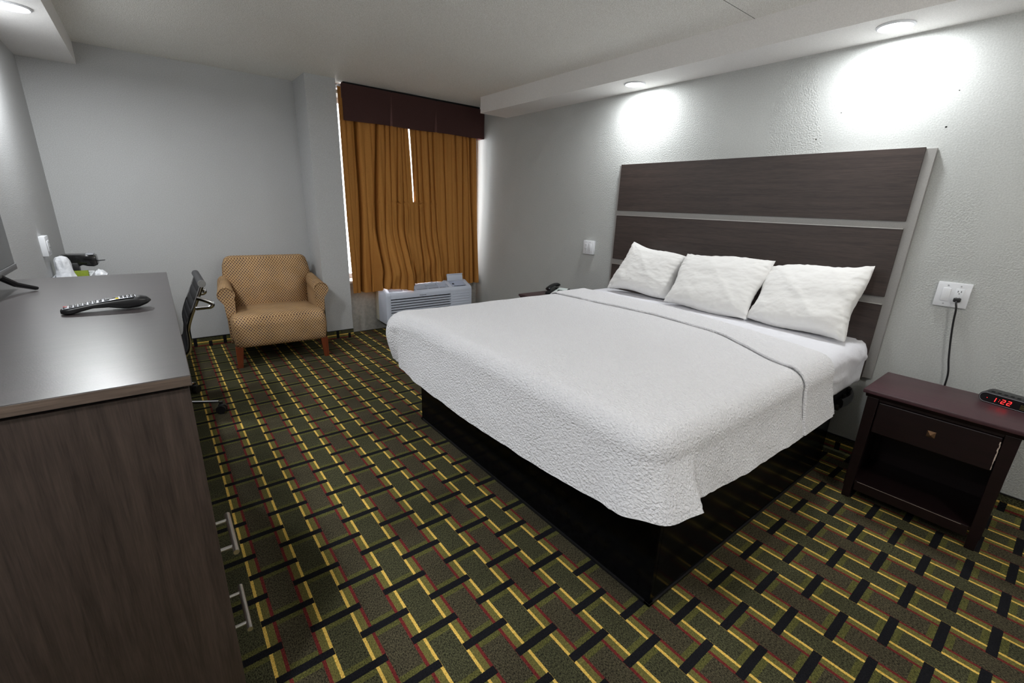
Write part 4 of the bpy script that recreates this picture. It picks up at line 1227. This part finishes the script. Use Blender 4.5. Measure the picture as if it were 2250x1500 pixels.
bmesh.ops.recalc_face_normals(bm, faces=bm.faces); part('wrapper', bm, M['bag'], wp, world=True, angle=20)

# office chair, facing the desk
oc = thing('office_chair', 'black ribbed leather office chair with polished frame beside the dresser', 'office chair', (-3.38, -1.53, 0))
Y0, Y1 = -1.715, -1.255
pathc = smoothpath([(-3.66, .455), (-3.60, .475), (-3.45, .462), (-3.28, .452), (-3.185, .460), (-3.135, .495), (-3.105, .560), (-3.075, .650), (-3.030, .750), (-2.993, .838)] if False else [(-3.66, 0, .455), (-3.60, 0, .475), (-3.45, 0, .462), (-3.28, 0, .445), (-3.19, 0, .425), (-3.125, 0, .455), (-3.106, 0, .530), (-3.103, 0, .603), (-3.082, 0, .670), (-3.040, 0, .765), (-2.999, 0, .860)], 12)
nP = len(pathc)
def leather(u, v):
    i = u * (nP - 1); a = int(min(i, nP - 2)); p = pathc[a].lerp(pathc[a + 1], i - a)
    t = (pathc[a + 1] - pathc[a]).normalized(); n_ = Vector((-t.z, 0, t.x))
    rib = .006 * (abs(math.sin(u * PI * 19)) ** .5)
    e = .004 * (abs(2 * v - 1) ** 6)
    y = lerp(Y0 + .012, Y1 - .012, v)
    return p + n_ * (rib - e + .004) + Vector((0, y, 0))
bm = gridmesh(380, 14, leather); bmesh.ops.solidify(bm, geom=bm.faces[:], thickness=.010); bmesh.ops.recalc_face_normals(bm, faces=bm.faces)
part('ribbed_sling', bm, M['leather'], oc, world=True, angle=60)
for y in (Y0, Y1):
    b = bmesh.new(); addtube(b, [p + Vector((0.003, y, 0)) for p in pathc], (.006, .0115), 10); part('side_rail', b, M['chrome'], oc, world=True)
b = bmesh.new(); addtube(b, [(-2.994, Y0 - .006, .876), (-2.994, Y1 + .006, .876)], .021, 20); rl = part('top_roll', b, M['leather'], oc, world=True)
for y, s in ((Y0 - .006, -1), (Y1 + .006, 1)):
    b = bmesh.new(); addtube(b, [(-2.994, y, .876), (-2.994, y + s * .006, .876)], .0215, 24); addtube(b, [(-2.994, y + s * .006, .876), (-2.994, y + s * .008, .876)], .013, 20)
    e_ = part('end_cap', b, M['chrome'], None); e_.data.transform(mat_of(rl).inverted()); e_.parent = rl
for y in (Y0 - .008, Y1 + .008):
    s = -1 if y < -1.4 else 1
    b = bmesh.new(); addtube(b, smoothpath([(-3.032, y, .790), (-3.0, y + s * .004, .778), (-2.962, y + s * .006, .755), (-2.958, y + s * .006, .742), (-2.968, y + s * .006, .732), (-2.99, y + s * .004, .730), (-3.045, y, .728)], 5), (.005, .012), 8)
    part('back_bracket', b, M['chrome'], oc, world=True)
b = bmesh.new(); addlathe(b, [(0, .06), (.035, .06), (.04, .09), (.028, .12), (.025, .25), (.017, .255), (.017, .40), (.05, .42), (.05, .432), (0, .432)], (-3.38, -1.53, 0), 24); part('gas_column', b, M['black'], oc, world=True)
b = box((-3.50, -1.61, .415), (-3.24, -1.37, .435), .004); part('seat_bracket', b, M['black'], oc, world=True)
for k in range(5):
    a = math.radians(-22 + 72 * k); dx, dy = math.cos(a), math.sin(a); R_ = .400
    b = bmesh.new(); addtube(b, [(-3.38 + dx * .03, -1.53 + dy * .03, .100), (-3.38 + dx * R_, -1.53 + dy * R_, .082)], [(.020, .012), (.013, .007)], 8)
    lg = part('base_arm', b, M['chrome'], oc, world=True)
    cx_, cy_ = -3.38 + dx * (R_ + .012), -1.53 + dy * (R_ + .012)
    b = bmesh.new()
    for s in (-1, 1): addtube(b, [(cx_ - dy * .006 * s, cy_ + dx * .006 * s, .029), (cx_ - dy * .026 * s, cy_ + dx * .026 * s, .029)], .029, 18)
    addtube(b, [(cx_, cy_, .03), (cx_, cy_, .082)], .012, 10); addbox(b, (cx_ - .018, cy_ - .018, .045), (cx_ + .018, cy_ + .018, .066), .008)
    c_ = part('caster', b, M['black'], None); c_.data.transform(mat_of(lg).inverted()); c_.parent = lg
bpy.context.view_layer.update()
